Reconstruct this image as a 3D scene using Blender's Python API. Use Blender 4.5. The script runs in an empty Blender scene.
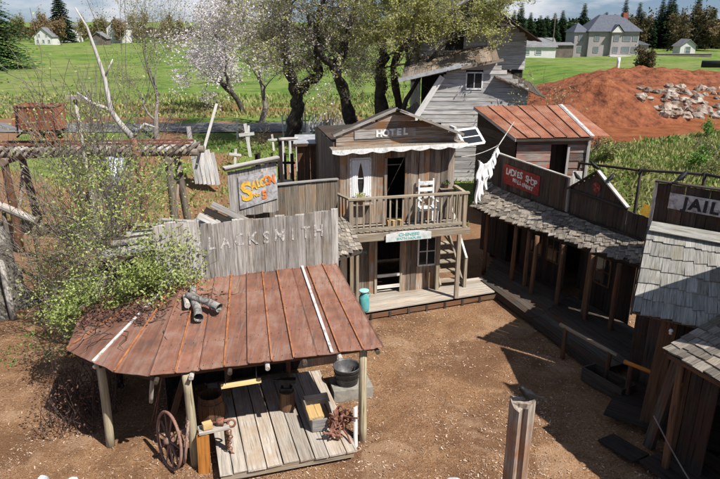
import bpy, math, random
from mathutils import Vector as V, Matrix, noise, Euler
R = random.Random(7)
rad = math.radians
scene = bpy.context.scene
COL = scene.collection

# ------------------------------------------------------------------ camera, sky, sun
cam_d = bpy.data.cameras.new('camera'); cam = bpy.data.objects.new('camera', cam_d); COL.objects.link(cam)
cam.location = (0, 0, 8.0); cam.rotation_euler = (rad(90 - 19.08), 0, 0)
cam_d.sensor_width = 36; cam_d.lens = 31.0; cam_d.clip_end = 6000; cam_d.clip_start = 0.1
scene.camera = cam

SUN = V((0.62, -0.47, 1.0)).normalized()            # direction towards the sun
sd = bpy.data.lights.new('sun', 'SUN'); sd.energy = 5.0; sd.angle = rad(0.5); sd.color = (1.0, 0.955, 0.885)
so = bpy.data.objects.new('sun', sd); COL.objects.link(so); so.location = (20, -20, 40)
so.rotation_euler = SUN.to_track_quat('Z', 'Y').to_euler()
world = bpy.data.worlds.new('World'); scene.world = world; world.use_nodes = True
wt = world.node_tree; wn = wt.nodes; wn.clear()
sky = wn.new('ShaderNodeTexSky'); sky.sky_type = 'NISHITA'; sky.sun_disc = False
sky.sun_elevation = math.asin(SUN.z); sky.sun_rotation = math.atan2(SUN.x, SUN.y)
sky.air_density = 0.55; sky.dust_density = 0.3; sky.ozone_density = 2.0
blu = wn.new('ShaderNodeMix'); blu.data_type = 'RGBA'; blu.inputs['Factor'].default_value = 0.3; blu.inputs['B'].default_value = (2.6, 4.6, 8.5, 1)
bg = wn.new('ShaderNodeBackground'); bg.inputs[1].default_value = 0.05
wo = wn.new('ShaderNodeOutputWorld')
tc = wn.new('ShaderNodeTexCoord'); mp = wn.new('ShaderNodeMapping'); mp.inputs['Scale'].default_value = (1, 1, 3.4)
mp.inputs['Location'].default_value = (0.35, 0.2, 0.1)
nz = wn.new('ShaderNodeTexNoise'); nz.inputs['Scale'].default_value = 4.2; nz.inputs['Detail'].default_value = 7; nz.inputs['Roughness'].default_value = 0.55
cr = wn.new('ShaderNodeValToRGB'); cr.color_ramp.elements[0].position = 0.50; cr.color_ramp.elements[1].position = 0.64
mx = wn.new('ShaderNodeMix'); mx.data_type = 'RGBA'; mx.inputs['B'].default_value = (10.2, 10.6, 11.3, 1)
wt.links.new(tc.outputs['Generated'], mp.inputs[0]); wt.links.new(mp.outputs[0], nz.inputs['Vector'])
wt.links.new(nz.outputs['Fac'], cr.inputs[0]); wt.links.new(cr.outputs[0], mx.inputs['Factor'])
wt.links.new(sky.outputs[0], blu.inputs['A']); wt.links.new(blu.outputs['Result'], mx.inputs['A']); wt.links.new(mx.outputs['Result'], bg.inputs[0]); wt.links.new(bg.outputs[0], wo.inputs[0])
scene.view_settings.view_transform = 'Standard'; scene.view_settings.look = 'None'
scene.view_settings.exposure = 0.52; scene.view_settings.gamma = 1.0

# ------------------------------------------------------------------ materials
MATS = {}
def new_mat(name):
    m = bpy.data.materials.new(name); m.use_nodes = True; MATS[name] = m
    nt = m.node_tree; b = nt.nodes['Principled BSDF']; b.inputs['Specular IOR Level'].default_value = 0.25
    return m, nt, b
def nd(nt, t, **k):
    n = nt.nodes.new(t)
    for a, v in k.items():
        if a in n.inputs: n.inputs[a].default_value = v
        else: setattr(n, a, v)
    return n
def ramp(nt, stops, src):
    r = nt.nodes.new('ShaderNodeValToRGB'); e = r.color_ramp.elements
    while len(e) < len(stops): e.new(0.5)
    for i, (p, c) in enumerate(stops):
        e[i].position = p; e[i].color = (c[0], c[1], c[2], 1) if hasattr(c, '__len__') else (c, c, c, 1)
    nt.links.new(src, r.inputs[0]); return r.outputs[0]
def mixc(nt, fac, a, b, blend='MIX'):
    m = nt.nodes.new('ShaderNodeMix'); m.data_type = 'RGBA'; m.blend_type = blend
    for s, v in (('Factor', fac), ('A', a), ('B', b)):
        if isinstance(v, (int, float)): m.inputs[s].default_value = v
        elif isinstance(v, tuple): m.inputs[s].default_value = (v[0], v[1], v[2], 1)
        else: nt.links.new(v, m.inputs[s])
    return m.outputs['Result']
def math_(nt, op, a, b=0.0):
    m = nt.nodes.new('ShaderNodeMath'); m.operation = op
    for i, v in enumerate((a, b)):
        if isinstance(v, (int, float)): m.inputs[i].default_value = v
        else: nt.links.new(v, m.inputs[i])
    return m.outputs[0]
def bump(nt, b, h, strength, dist=0.02):
    n = nt.nodes.new('ShaderNodeBump'); n.inputs['Strength'].default_value = strength; n.inputs['Distance'].default_value = dist
    nt.links.new(h, n.inputs['Height']); nt.links.new(n.outputs[0], b.inputs['Normal'])

def wood(name, dark, light, tint, tintamt=0.5, vary=0.35, gscale=1.0, grain=(26, 26, 1.3), rough=0.88):
    """weathered wood, grain along the object's own Z; every board gets its own tone"""
    m, nt, b = new_mat(name)
    tcn = nd(nt, 'ShaderNodeTexCoord'); oi = nd(nt, 'ShaderNodeObjectInfo')
    off = nd(nt, 'ShaderNodeVectorMath', operation='SCALE'); off.inputs[0].default_value = (37.0, 91.0, 53.0); nt.links.new(oi.outputs['Random'], off.inputs['Scale'])
    add = nd(nt, 'ShaderNodeVectorMath', operation='ADD'); nt.links.new(tcn.outputs['Object'], add.inputs[0]); nt.links.new(off.outputs[0], add.inputs[1])
    mpn = nd(nt, 'ShaderNodeMapping'); mpn.inputs['Scale'].default_value = tuple(g * gscale for g in grain); nt.links.new(add.outputs[0], mpn.inputs[0])
    n1 = nd(nt, 'ShaderNodeTexNoise', Scale=1.0, Detail=6.0, Roughness=0.68); nt.links.new(mpn.outputs[0], n1.inputs['Vector'])
    n2 = nd(nt, 'ShaderNodeTexNoise', Scale=2.3, Detail=4.0, Roughness=0.6); nt.links.new(add.outputs[0], n2.inputs['Vector'])
    g = ramp(nt, [(0.30, dark), (0.62, light)], n1.outputs['Fac'])
    wn_ = nd(nt, 'ShaderNodeTexWhiteNoise', noise_dimensions='1D'); nt.links.new(oi.outputs['Random'], wn_.inputs['W'])
    t = ramp(nt, [(0.42, 0.0), (0.66, 1.0)], n2.outputs['Fac'])
    tf = math_(nt, 'MULTIPLY', t, math_(nt, 'MULTIPLY', wn_.outputs['Value'], tintamt * 1.6))
    c = mixc(nt, tf, g, tint)
    # cracks
    cmp_ = nd(nt, 'ShaderNodeMapping'); cmp_.inputs['Scale'].default_value = (grain[0] * 1.4, grain[1] * 1.4, grain[2] * 0.9); nt.links.new(add.outputs[0], cmp_.inputs[0])
    n3 = nd(nt, 'ShaderNodeTexNoise', Scale=1.0, Detail=2.0); nt.links.new(cmp_.outputs[0], n3.inputs['Vector'])
    cr_ = ramp(nt, [(0.30, 0.35), (0.38, 1.0)], n3.outputs['Fac'])
    c = mixc(nt, 1.0, c, cr_, 'MULTIPLY')
    val = math_(nt, 'ADD', math_(nt, 'MULTIPLY', oi.outputs['Random'], vary * 2), 1 - vary)
    hs = nd(nt, 'ShaderNodeHueSaturation'); nt.links.new(val, hs.inputs['Value']); nt.links.new(c, hs.inputs['Color'])
    nt.links.new(hs.outputs[0], b.inputs['Base Color']); b.inputs['Roughness'].default_value = rough
    bump(nt, b, n1.outputs['Fac'], 0.55, 0.012)
    return m
W_silver = wood('silver_wood', (0.13, 0.12, 0.108), (0.46, 0.435, 0.41), (0.22, 0.17, 0.12), 0.5, 0.32)
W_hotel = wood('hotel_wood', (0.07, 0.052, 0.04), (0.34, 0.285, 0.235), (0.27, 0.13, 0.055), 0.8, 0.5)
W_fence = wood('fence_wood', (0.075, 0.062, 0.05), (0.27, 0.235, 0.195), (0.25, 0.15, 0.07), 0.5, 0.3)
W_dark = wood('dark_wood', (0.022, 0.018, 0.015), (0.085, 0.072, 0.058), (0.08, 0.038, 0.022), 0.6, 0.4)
W_black = wood('black_and_shade_wood', (0.012, 0.010, 0.009), (0.045, 0.037, 0.03), (0.06, 0.022, 0.014), 0.6, 0.4)  # black wood, and boards with interior and porch shade put into the colour
W_shingle = wood('shingle_wood', (0.06, 0.05, 0.042), (0.30, 0.265, 0.225), (0.17, 0.13, 0.09), 0.5, 0.45, grain=(60, 60, 3.0))
W_shingle_g = wood('grey_shingle_wood', (0.12, 0.115, 0.10), (0.36, 0.35, 0.325), (0.2, 0.18, 0.13), 0.5, 0.3, grain=(45, 45, 2.0))
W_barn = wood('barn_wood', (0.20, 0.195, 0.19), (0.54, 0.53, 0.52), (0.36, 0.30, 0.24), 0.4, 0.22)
W_post = wood('post_wood', (0.20, 0.17, 0.11), (0.46, 0.41, 0.29), (0.30, 0.22, 0.12), 0.4, 0.2)
W_deck = wood('deck_wood', (0.22, 0.19, 0.16), (0.47, 0.42, 0.36), (0.34, 0.24, 0.16), 0.5, 0.22)
W_rail = wood('rail_wood', (0.14, 0.115, 0.085), (0.40, 0.345, 0.27), (0.32, 0.22, 0.12), 0.4, 0.2)
W_log = wood('log_bark', (0.07, 0.055, 0.045), (0.25, 0.215, 0.18), (0.20, 0.12, 0.07), 0.5, 0.3, grain=(14, 14, 2.5))
W_drift = wood('drift_wood', (0.20, 0.18, 0.165), (0.50, 0.465, 0.42), (0.32, 0.25, 0.18), 0.4, 0.15, grain=(22, 22, 2.0))
W_orange = wood('orange_wood', (0.20, 0.065, 0.012), (0.44, 0.17, 0.035), (0.5, 0.25, 0.06), 0.4, 0.15)
W_yellow = wood('fresh_wood', (0.38, 0.24, 0.10), (0.62, 0.45, 0.22), (0.5, 0.3, 0.1), 0.4, 0.15)
W_red = wood('faded_red_wood', (0.07, 0.055, 0.048), (0.30, 0.265, 0.235), (0.34, 0.085, 0.05), 0.7, 0.5)
W_white = wood('white_painted_wood', (0.50, 0.49, 0.47), (0.78, 0.77, 0.75), (0.55, 0.5, 0.42), 0.4, 0.12)
W_brown = wood('brown_wood', (0.045, 0.027, 0.018), (0.15, 0.088, 0.052), (0.15, 0.058, 0.025), 0.5, 0.3)

def noisy(name, stops, scale, rough=0.85, bs=0.3, bd=0.01, detail=6.0, metal=0.0, coord='Object', vary=0.0, spec=None, distort=0.0, bscale=None):
    m, nt, b = new_mat(name)
    tcn = nd(nt, 'ShaderNodeTexCoord')
    src = tcn.outputs[coord]
    if coord == 'World':
        pass
    oi = nd(nt, 'ShaderNodeObjectInfo')
    off = nd(nt, 'ShaderNodeVectorMath', operation='SCALE'); off.inputs[0].default_value = (17.0, 31.0, 23.0); nt.links.new(oi.outputs['Random'], off.inputs['Scale'])
    add = nd(nt, 'ShaderNodeVectorMath', operation='ADD'); nt.links.new(src, add.inputs[0]); nt.links.new(off.outputs[0], add.inputs[1])
    n = nd(nt, 'ShaderNodeTexNoise', Scale=scale, Detail=detail, Roughness=0.62, Distortion=distort); nt.links.new(add.outputs[0], n.inputs['Vector'])
    c = ramp(nt, stops, n.outputs['Fac'])
    if vary:
        hs = nd(nt, 'ShaderNodeHueSaturation'); nt.links.new(c, hs.inputs['Color'])
        nt.links.new(math_(nt, 'ADD', math_(nt, 'MULTIPLY', oi.outputs['Random'], vary * 2), 1 - vary), hs.inputs['Value']); c = hs.outputs[0]
    nt.links.new(c, b.inputs['Base Color']); b.inputs['Roughness'].default_value = rough; b.inputs['Metallic'].default_value = metal
    if spec is not None: b.inputs['Specular IOR Level'].default_value = spec
    if bs:
        n2 = nd(nt, 'ShaderNodeTexNoise', Scale=bscale or scale * 4, Detail=4.0); nt.links.new(add.outputs[0], n2.inputs['Vector']); bump(nt, b, n2.outputs['Fac'], bs, bd)
    return m
M_seam = noisy('rusty_seam', [(0.35, (0.22, 0.075, 0.03)), (0.6, (0.40, 0.17, 0.07))], 6)
M_rust = noisy('rusty_iron', [(0.3, (0.075, 0.03, 0.02)), (0.5, (0.21, 0.09, 0.06)), (0.7, (0.36, 0.20, 0.15))], 9, rough=0.8)
M_cart = noisy('cart_rust', [(0.3, (0.17, 0.065, 0.035)), (0.52, (0.30, 0.11, 0.065)), (0.7, (0.36, 0.18, 0.07))], 2.6, rough=0.85)
M_tin = noisy('galvanised_tin', [(0.3, (0.35, 0.36, 0.38)), (0.7, (0.6, 0.61, 0.63))], 5, rough=0.5, metal=0.4)
M_tinw = noisy('white_tin', [(0.34, (0.28, 0.22, 0.19)), (0.44, (0.46, 0.45, 0.44)), (0.7, (0.64, 0.63, 0.62))], 9, rough=0.6)
M_blacki = noisy('black_iron', [(0.3, (0.012, 0.012, 0.013)), (0.7, (0.03, 0.03, 0.032))], 8, rough=0.6)
M_crow = noisy('crow_black', [(0.3, (0.006, 0.006, 0.007)), (0.7, (0.014, 0.014, 0.016))], 20, rough=0.6)
M_teal = noisy('teal_enamel', [(0.35, (0.08, 0.30, 0.31)), (0.65, (0.13, 0.42, 0.42))], 7, rough=0.55)
M_white = noisy('white_cloth', [(0.3, (0.72, 0.72, 0.73)), (0.7, (0.83, 0.83, 0.84))], 6, rough=0.95, bs=0.15)
M_wpaint = noisy('white_paint', [(0.32, (0.42, 0.42, 0.41)), (0.5, (0.74, 0.74, 0.73)), (0.7, (0.8, 0.8, 0.79))], 9, rough=0.7)
M_letw = noisy('worn_white_letter', [(0.36, (0.24, 0.20, 0.17)), (0.44, (0.60, 0.58, 0.55)), (0.75, (0.68, 0.67, 0.65))], 26, rough=0.8, bs=0)
M_letf = noisy('faded_white_letter', [(0.45, (0.27, 0.25, 0.23)), (0.6, (0.55, 0.54, 0.52))], 18, rough=0.85, bs=0)
M_yel = noisy('yellow_paint', [(0.34, (0.34, 0.28, 0.2)), (0.42, (0.66, 0.33, 0.03)), (0.6, (0.78, 0.50, 0.06))], 13, rough=0.6, bs=0)
M_org = noisy('orange_paint', [(0.34, (0.34, 0.27, 0.22)), (0.42, (0.66, 0.15, 0.03)), (0.65, (0.76, 0.30, 0.05))], 13, rough=0.6, bs=0)
M_redp = noisy('red_paint', [(0.33, (0.08, 0.03, 0.025)), (0.42, (0.20, 0.02, 0.018)), (0.7, (0.33, 0.04, 0.032))], 12, rough=0.7)
M_redl = noisy('bright_red_paint', [(0.35, (0.6, 0.05, 0.03)), (0.7, (0.75, 0.10, 0.05))], 7, rough=0.7, bs=0)
M_signg = noisy('grey_sign_paint', [(0.33, (0.17, 0.155, 0.15)), (0.5, (0.36, 0.345, 0.355)), (0.7, (0.50, 0.49, 0.51))], 6, distort=1.0, rough=0.8)
M_signw = noisy('white_sign_paint', [(0.3, (0.36, 0.36, 0.34)), (0.42, (0.55, 0.58, 0.57)), (0.7, (0.78, 0.79, 0.78))], 6, rough=0.8)
M_blackp = noisy('black_paint', [(0.3, (0.012, 0.011, 0.012)), (0.7, (0.03, 0.028, 0.03))], 8, rough=0.7, bs=0)
M_tealp = noisy('teal_paint', [(0.35, (0.16, 0.42, 0.40)), (0.65, (0.28, 0.55, 0.50))], 12, rough=0.8, bs=0)
M_rock = noisy('pale_rock', [(0.38, (0.13, 0.065, 0.04)), (0.50, (0.25, 0.20, 0.16)), (0.72, (0.44, 0.40, 0.36))], 1.6, vary=0.3, bs=0.6, bd=0.05)
M_wrock = noisy('whitewashed_rock', [(0.32, (0.35, 0.36, 0.40)), (0.5, (0.60, 0.68, 0.80)), (0.7, (0.78, 0.80, 0.83))], 5, bs=0.5, bd=0.03)
M_mansion = noisy('mansion_siding', [(0.3, (0.29, 0.265, 0.275)), (0.7, (0.35, 0.32, 0.33))], 0.5, bs=0)
M_mroof = noisy('mansion_roof', [(0.3, (0.075, 0.085, 0.11)), (0.7, (0.12, 0.13, 0.16))], 2.0, bs=0.3)
M_brick = noisy('chimney_brick', [(0.3, (0.22, 0.06, 0.045)), (0.7, (0.33, 0.11, 0.08))], 4.0)
M_farhouse = noisy('far_white_siding', [(0.3, (0.58, 0.565, 0.56)), (0.7, (0.70, 0.685, 0.68))], 0.8, bs=0)
M_farroof = noisy('far_grey_roof', [(0.3, (0.13, 0.13, 0.14)), (0.7, (0.22, 0.22, 0.23))], 1.0)
M_farbarn = noisy('far_brown_barn', [(0.3, (0.10, 0.08, 0.07)), (0.7, (0.19, 0.16, 0.14))], 1.0)
M_backing = noisy('near_black_backing', [(0.3, (0.01, 0.009, 0.008)), (0.7, (0.04, 0.035, 0.03))], 8)  # flat near-black for the sheets that stand in for the barn's dark inside
M_bark = noisy('dark_bark', [(0.3, (0.018, 0.014, 0.011)), (0.55, (0.06, 0.05, 0.04)), (0.72, (0.13, 0.12, 0.10))], 4.0, bs=0.8, bd=0.04)
M_barkg = noisy('grey_bark', [(0.3, (0.12, 0.10, 0.085)), (0.7, (0.28, 0.25, 0.22))], 4.0, bs=0.5)
M_deadw = noisy('bleached_branch', [(0.3, (0.30, 0.28, 0.26)), (0.7, (0.55, 0.53, 0.50))], 5.0, bs=0.4)
M_twig = noisy('dead_vine', [(0.3, (0.035, 0.022, 0.018)), (0.7, (0.11, 0.075, 0.06))], 6.0)
M_pot = noisy('clay_pot', [(0.3, (0.20, 0.12, 0.09)), (0.7, (0.33, 0.20, 0.14))], 6.0)
M_concrete = noisy('concrete', [(0.3, (0.18, 0.165, 0.14)), (0.7, (0.36, 0.34, 0.30))], 5.0)

def roofmat(name, base, pale, dark, scale=1.4):
    m, nt, b = new_mat(name)
    tcn = nd(nt, 'ShaderNodeTexCoord'); oi = nd(nt, 'ShaderNodeObjectInfo')
    geo = nd(nt, 'ShaderNodeNewGeometry')
    n1 = nd(nt, 'ShaderNodeTexNoise', Scale=scale, Detail=7.0, Roughness=0.65); nt.links.new(geo.outputs['Position'], n1.inputs['Vector'])
    mpn = nd(nt, 'ShaderNodeMapping'); mpn.inputs['Scale'].default_value = (9, 1.1, 1.1); mpn.inputs['Rotation'].default_value = (0, 0, rad(-17)); nt.links.new(geo.outputs['Position'], mpn.inputs[0])
    n2 = nd(nt, 'ShaderNodeTexNoise', Scale=1.2, Detail=5.0, Roughness=0.6); nt.links.new(mpn.outputs[0], n2.inputs['Vector'])
    n3 = nd(nt, 'ShaderNodeTexNoise', Scale=26.0, Detail=4.0, Roughness=0.7); nt.links.new(geo.outputs['Position'], n3.inputs['Vector'])
    c = ramp(nt, [(0.32, dark), (0.5, base), (0.68, pale)], n1.outputs['Fac'])
    c = mixc(nt, ramp(nt, [(0.5, 0.0), (0.7, 0.55)], n2.outputs['Fac']), c, pale)
    c = mixc(nt, ramp(nt, [(0.55, 0.0), (0.75, 0.6)], n3.outputs['Fac']), c, dark)
    m2_ = nd(nt, 'ShaderNodeMapping'); m2_.inputs['Scale'].default_value = (26, 0.9, 0.9); m2_.inputs['Rotation'].default_value = (0, 0, rad(-17)); nt.links.new(geo.outputs['Position'], m2_.inputs[0])
    n4 = nd(nt, 'ShaderNodeTexNoise', Scale=1.0, Detail=4.0, Roughness=0.7); nt.links.new(m2_.outputs[0], n4.inputs['Vector'])
    c = mixc(nt, ramp(nt, [(0.54, 0.0), (0.68, 0.65)], n4.outputs['Fac']), c, (base[0] * 1.25, base[1] * 0.95, base[2] * 0.6))
    n5 = nd(nt, 'ShaderNodeTexNoise', Scale=0.9, Detail=6.0, Roughness=0.7); nt.links.new(m2_.outputs[0], n5.inputs['Vector'])
    c = mixc(nt, ramp(nt, [(0.36, 0.6), (0.46, 0.0)], n5.outputs['Fac']), c, dark)
    hs = nd(nt, 'ShaderNodeHueSaturation'); nt.links.new(c, hs.inputs['Color'])
    nt.links.new(math_(nt, 'ADD', math_(nt, 'MULTIPLY', oi.outputs['Random'], 0.36), 0.82), hs.inputs['Value'])
    nt.links.new(hs.outputs[0], b.inputs['Base Color']); b.inputs['Roughness'].default_value = 0.62
    bump(nt, b, n3.outputs['Fac'], 0.2, 0.01)
    return m
M_roof = roofmat('rusty_roof_sheet', (0.215, 0.098, 0.066), (0.275, 0.185, 0.148), (0.105, 0.065, 0.052))
M_roof2 = roofmat('orange_rusty_sheet', (0.30, 0.120, 0.070), (0.36, 0.20, 0.14), (0.18, 0.07, 0.045))

def leafmat(name, a, b_, trans=0.35, rough=0.6):
    m, nt, b = new_mat(name)
    geo = nd(nt, 'ShaderNodeNewGeometry')
    c = ramp(nt, [(0.0, a), (1.0, b_)], geo.outputs['Random Per Island'])
    nt.links.new(c, b.inputs['Base Color']); b.inputs['Roughness'].default_value = rough; b.inputs['Specular IOR Level'].default_value = 0.2
    tr = nd(nt, 'ShaderNodeBsdfTranslucent'); nt.links.new(c, tr.inputs[0])
    ms = nd(nt, 'ShaderNodeMixShader'); ms.inputs[0].default_value = trans
    nt.links.new(b.outputs[0], ms.inputs[1]); nt.links.new(tr.outputs[0], ms.inputs[2])
    nt.links.new(ms.outputs[0], nt.nodes['Material Output'].inputs['Surface'])
    return m
L_spring = leafmat('spring_leaf', (0.26, 0.30, 0.06), (0.62, 0.60, 0.25), 0.45)
L_shrub = leafmat('shrub_leaf', (0.15, 0.22, 0.04), (0.50, 0.55, 0.22))
L_bloss = leafmat('white_blossom', (0.55, 0.50, 0.50), (0.85, 0.80, 0.81))
L_bud = leafmat('pale_bud', (0.22, 0.22, 0.10), (0.42, 0.38, 0.22))
L_fir = leafmat('fir_needles', (0.012, 0.03, 0.012), (0.035, 0.065, 0.022), 0.1)
L_fir2 = leafmat('bright_fir_needles', (0.018, 0.05, 0.018), (0.06, 0.12, 0.035), 0.1)
L_oak = leafmat('pale_treeline_leaf', (0.16, 0.15, 0.06), (0.36, 0.31, 0.13))
L_rusty = leafmat('orange_treeline_leaf', (0.16, 0.11, 0.055), (0.34, 0.25, 0.13))
L_brownb = leafmat('brown_treeline_leaf', (0.05, 0.045, 0.02), (0.16, 0.12, 0.06))
L_grass = leafmat('grass_blade', (0.13, 0.20, 0.035), (0.46, 0.42, 0.20), 0.3)
L_weed = leafmat('green_weed', (0.09, 0.20, 0.03), (0.22, 0.36, 0.08), 0.3)
L_chip = leafmat('wood_chip', (0.14, 0.075, 0.04), (0.60, 0.44, 0.33), 0.0, 0.9)
L_dry = leafmat('dead_leaf', (0.05, 0.025, 0.02), (0.17, 0.09, 0.07), 0.1)

def glass(name, col):
    m, nt, b = new_mat(name); b.inputs['Base Color'].default_value = (*col, 1); b.inputs['Roughness'].default_value = 0.08; b.inputs['Specular IOR Level'].default_value = 0.6
    return m
M_glass = glass('dark_window_glass', (0.02, 0.022, 0.025)); M_glassf = glass('far_window_glass', (0.14, 0.18, 0.20))

# ------------------------------------------------------------------ builders
Wm = {}
def put(o, parent=None, M=None):
    M = M or Matrix.Identity(4)
    COL.objects.link(o)
    if parent is not None:
        o.parent = parent; o.matrix_basis = Wm[parent.name].inverted() @ M
    else: o.matrix_basis = M
    Wm[o.name] = M.copy(); return o
def tag(o, label, cat, group=None, kind=None):
    o['label'] = label; o['category'] = cat
    if group: o['group'] = group
    if kind: o['kind'] = kind
    return o
def thing(name, label, cat, loc, group=None):
    o = bpy.data.objects.new(name, None); o.empty_display_size = 0.2
    put(o, None, Matrix.Translation(V(loc))); return tag(o, label, cat, group)
class MB:
    def __init__(s): s.v = []; s.f = []; s.m = []
    def add(s, vs, fs, mi=0):
        k = len(s.v); s.v += [tuple(p) for p in vs]; s.f += [tuple(i + k for i in f) for f in fs]; s.m += [mi] * len(fs)
    def box(s, c, d, M=None, mi=0):
        x, y, z = d[0] / 2, d[1] / 2, d[2] / 2; c = V(c)
        vs = [V((a * x, b * y, e * z)) for e in (-1, 1) for b in (-1, 1) for a in (-1, 1)]
        vs = [(M @ p if M else p) + c for p in vs]
        s.add(vs, [(0, 2, 3, 1), (4, 5, 7, 6), (0, 1, 5, 4), (2, 6, 7, 3), (0, 4, 6, 2), (1, 3, 7, 5)], mi)
    def bar(s, p, q, w, t, nrm=(0, 0, 1), mi=0):
        p, q = V(p), V(q); z = (q - p); L = z.length; M = frame(z, V(nrm)).to_3x3(); s.box((p + q) / 2, (w, t, L), M, mi)
    def tube(s, pts, rs, n=6, cap=True, mi=0):
        pts = [V(p) for p in pts]; k = len(s.v); prev = None
        for i, p in enumerate(pts):
            d = (pts[min(i + 1, len(pts) - 1)] - pts[max(i - 1, 0)])
            d = d.normalized() if d.length > 1e-9 else V((0, 0, 1))
            a = d.orthogonal().normalized() if prev is None else (prev - d * prev.dot(d)).normalized()
            prev = a; b = d.cross(a); r = rs[i] if hasattr(rs, '__len__') else rs
            for j in range(n):
                t = 2 * math.pi * j / n; s.v.append(tuple(p + (a * math.cos(t) + b * math.sin(t)) * r))
        for i in range(len(pts) - 1):
            for j in range(n):
                s.f.append((k + i * n + j, k + i * n + (j + 1) % n, k + (i + 1) * n + (j + 1) % n, k + (i + 1) * n + j)); s.m.append(mi)
        if cap:
            s.f.append(tuple(k + j for j in range(n))[::-1]); s.m.append(mi)
            e = k + (len(pts) - 1) * n; s.f.append(tuple(e + j for j in range(n))); s.m.append(mi)
    def lathe(s, prof, n=16, c=(0, 0, 0), mi=0):
        k = len(s.v)
        for r, z in prof:
            for j in range(n): t = 2 * math.pi * j / n; s.v.append((c[0] + r * math.cos(t), c[1] + r * math.sin(t), c[2] + z))
        for i in range(len(prof) - 1):
            for j in range(n): s.f.append((k + i * n + j, k + i * n + (j + 1) % n, k + (i + 1) * n + (j + 1) % n, k + (i + 1) * n + j)); s.m.append(mi)
    def torus(s, R_, r, n=24, m=6, M=None, mi=0):
        k = len(s.v)
        for i in range(n):
            a = 2 * math.pi * i / n
            for j in range(m):
                b = 2 * math.pi * j / m; p = V(((R_ + r * math.cos(b)) * math.cos(a), (R_ + r * math.cos(b)) * math.sin(a), r * math.sin(b)))
                s.v.append(tuple(M @ p if M else p))
        for i in range(n):
            for j in range(m):
                s.f.append((k + i * m + j, k + ((i + 1) % n) * m + j, k + ((i + 1) % n) * m + (j + 1) % m, k + i * m + (j + 1) % m)); s.m.append(mi)
    def prism(s, poly, d, mi=0):
        """poly: list of 3D points, extruded by vector d"""
        n = len(poly); d = V(d); a = [V(p) for p in poly]; b = [p + d for p in a]
        s.add(a + b, [tuple(range(n))[::-1], tuple(range(n, 2 * n))] + [(i, (i + 1) % n, n + (i + 1) % n, n + i) for i in range(n)], mi)
    def mesh(s, name, mats, smooth=False):
        me = bpy.data.meshes.new(name); me.from_pydata(s.v, [], s.f)
        if not isinstance(mats, (list, tuple)): mats = [mats]
        for m in mats: me.materials.append(m)
        if len(mats) > 1: me.polygons.foreach_set('material_index', s.m)
        if smooth: me.polygons.foreach_set('use_smooth', [True] * len(s.f))
        me.update(); return me
    def build(s, name, mats, parent=None, smooth=False, M=None):
        """verts are in world space (M = None) or in the frame M"""
        if M is None and s.v:
            c = V((0, 0, 0))
            for p in s.v: c += V(p)
            c /= len(s.v); s.v = [tuple(V(p) - c) for p in s.v]; M = Matrix.Translation(c)
        return put(bpy.data.objects.new(name, s.mesh(name, mats, smooth)), parent, M)
def frame(z, nrm):
    z = V(z).normalized(); y = V(nrm); y = y - z * y.dot(z)
    if y.length < 1e-6: y = z.orthogonal()
    y.normalize(); x = y.cross(z)
    return Matrix((x, y, z)).transposed().to_4x4()
def fr(p, z, nrm):
    M = frame(z, nrm); M.translation = V(p); return M
_cache = {}
def board_mesh(L, w, t, var, mat, rag):
    key = ('b', L, w, t, var, mat.name, rag)
    if key in _cache: return _cache[key]
    r = random.Random(hash((round(L * 100), round(w * 100), var)) & 0xffff); b = MB(); n = 3
    bend = (r.random() - .5) * min(0.02, L * 0.008); tw = (r.random() - .5) * 0.012
    for i in range(n + 1):
        f = i / n; z = L * f; wx = w * (1 + (r.random() - .5) * 0.05); oy = math.sin(f * math.pi) * bend; ox = math.sin(f * 3.0 + var) * 0.003
        for (a, c) in ((-1, -1), (1, -1), (1, 1), (-1, 1)):
            zz = z + ((r.random() - .5) * rag if i in (0, n) else 0) * (1 if a > 0 else -1)
            b.v.append((a * wx / 2 + ox, c * t / 2 + oy + tw * a * (f - .5), zz))
    for i in range(n):
        for j in range(4): b.f.append((i * 4 + j, i * 4 + (j + 1) % 4, i * 4 + 4 + (j + 1) % 4, i * 4 + 4 + j)); b.m.append(0)
    b.f.append((3, 2, 1, 0)); b.m.append(0); e = n * 4; b.f.append((e, e + 1, e + 2, e + 3)); b.m.append(0)
    _cache[key] = b.mesh('board', mat); return _cache[key]
def beam(name, parent, p, q, w, t, mat, nrm=(0, -1, 0), rag=0.01):
    p, q = V(p), V(q); L = (q - p).length
    if L < 0.02: return None
    Lk = max(0.1, round(L * 4) / 4 if L > 1 else round(L, 1)); wk = max(0.02, round(w, 2)); tk = max(0.01, round(t, 2))
    me = board_mesh(Lk, wk, tk, R.randrange(4), mat, rag)
    M = fr(p, q - p, nrm) @ Matrix.Diagonal((w / wk, t / tk, L / Lk, 1))
    return put(bpy.data.objects.new(name, me), parent, M)
def pole_mesh(L, r0, r1, var, mat):
    key = ('p', L, r0, r1, var, mat.name)
    if key in _cache: return _cache[key]
    r = random.Random(var * 7 + int(L * 10)); b = MB(); pts = []; rs = []; n = 5; nn = 9
    for i in range(n + 1):
        f = i / n; pts.append((math.sin(f * 4 + var) * 0.12 * r0, math.cos(f * 3 + var) * 0.12 * r0 - 0.12 * r0, L * f)); rs.append((r0 + (r1 - r0) * f) * (1 + (r.random() - .5) * 0.1))
    b.tube(pts, rs, nn); _cache[key] = b.mesh('pole', mat, True)
    for pg in _cache[key].polygons[-2:]: pg.use_smooth = False
    return _cache[key]
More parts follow.
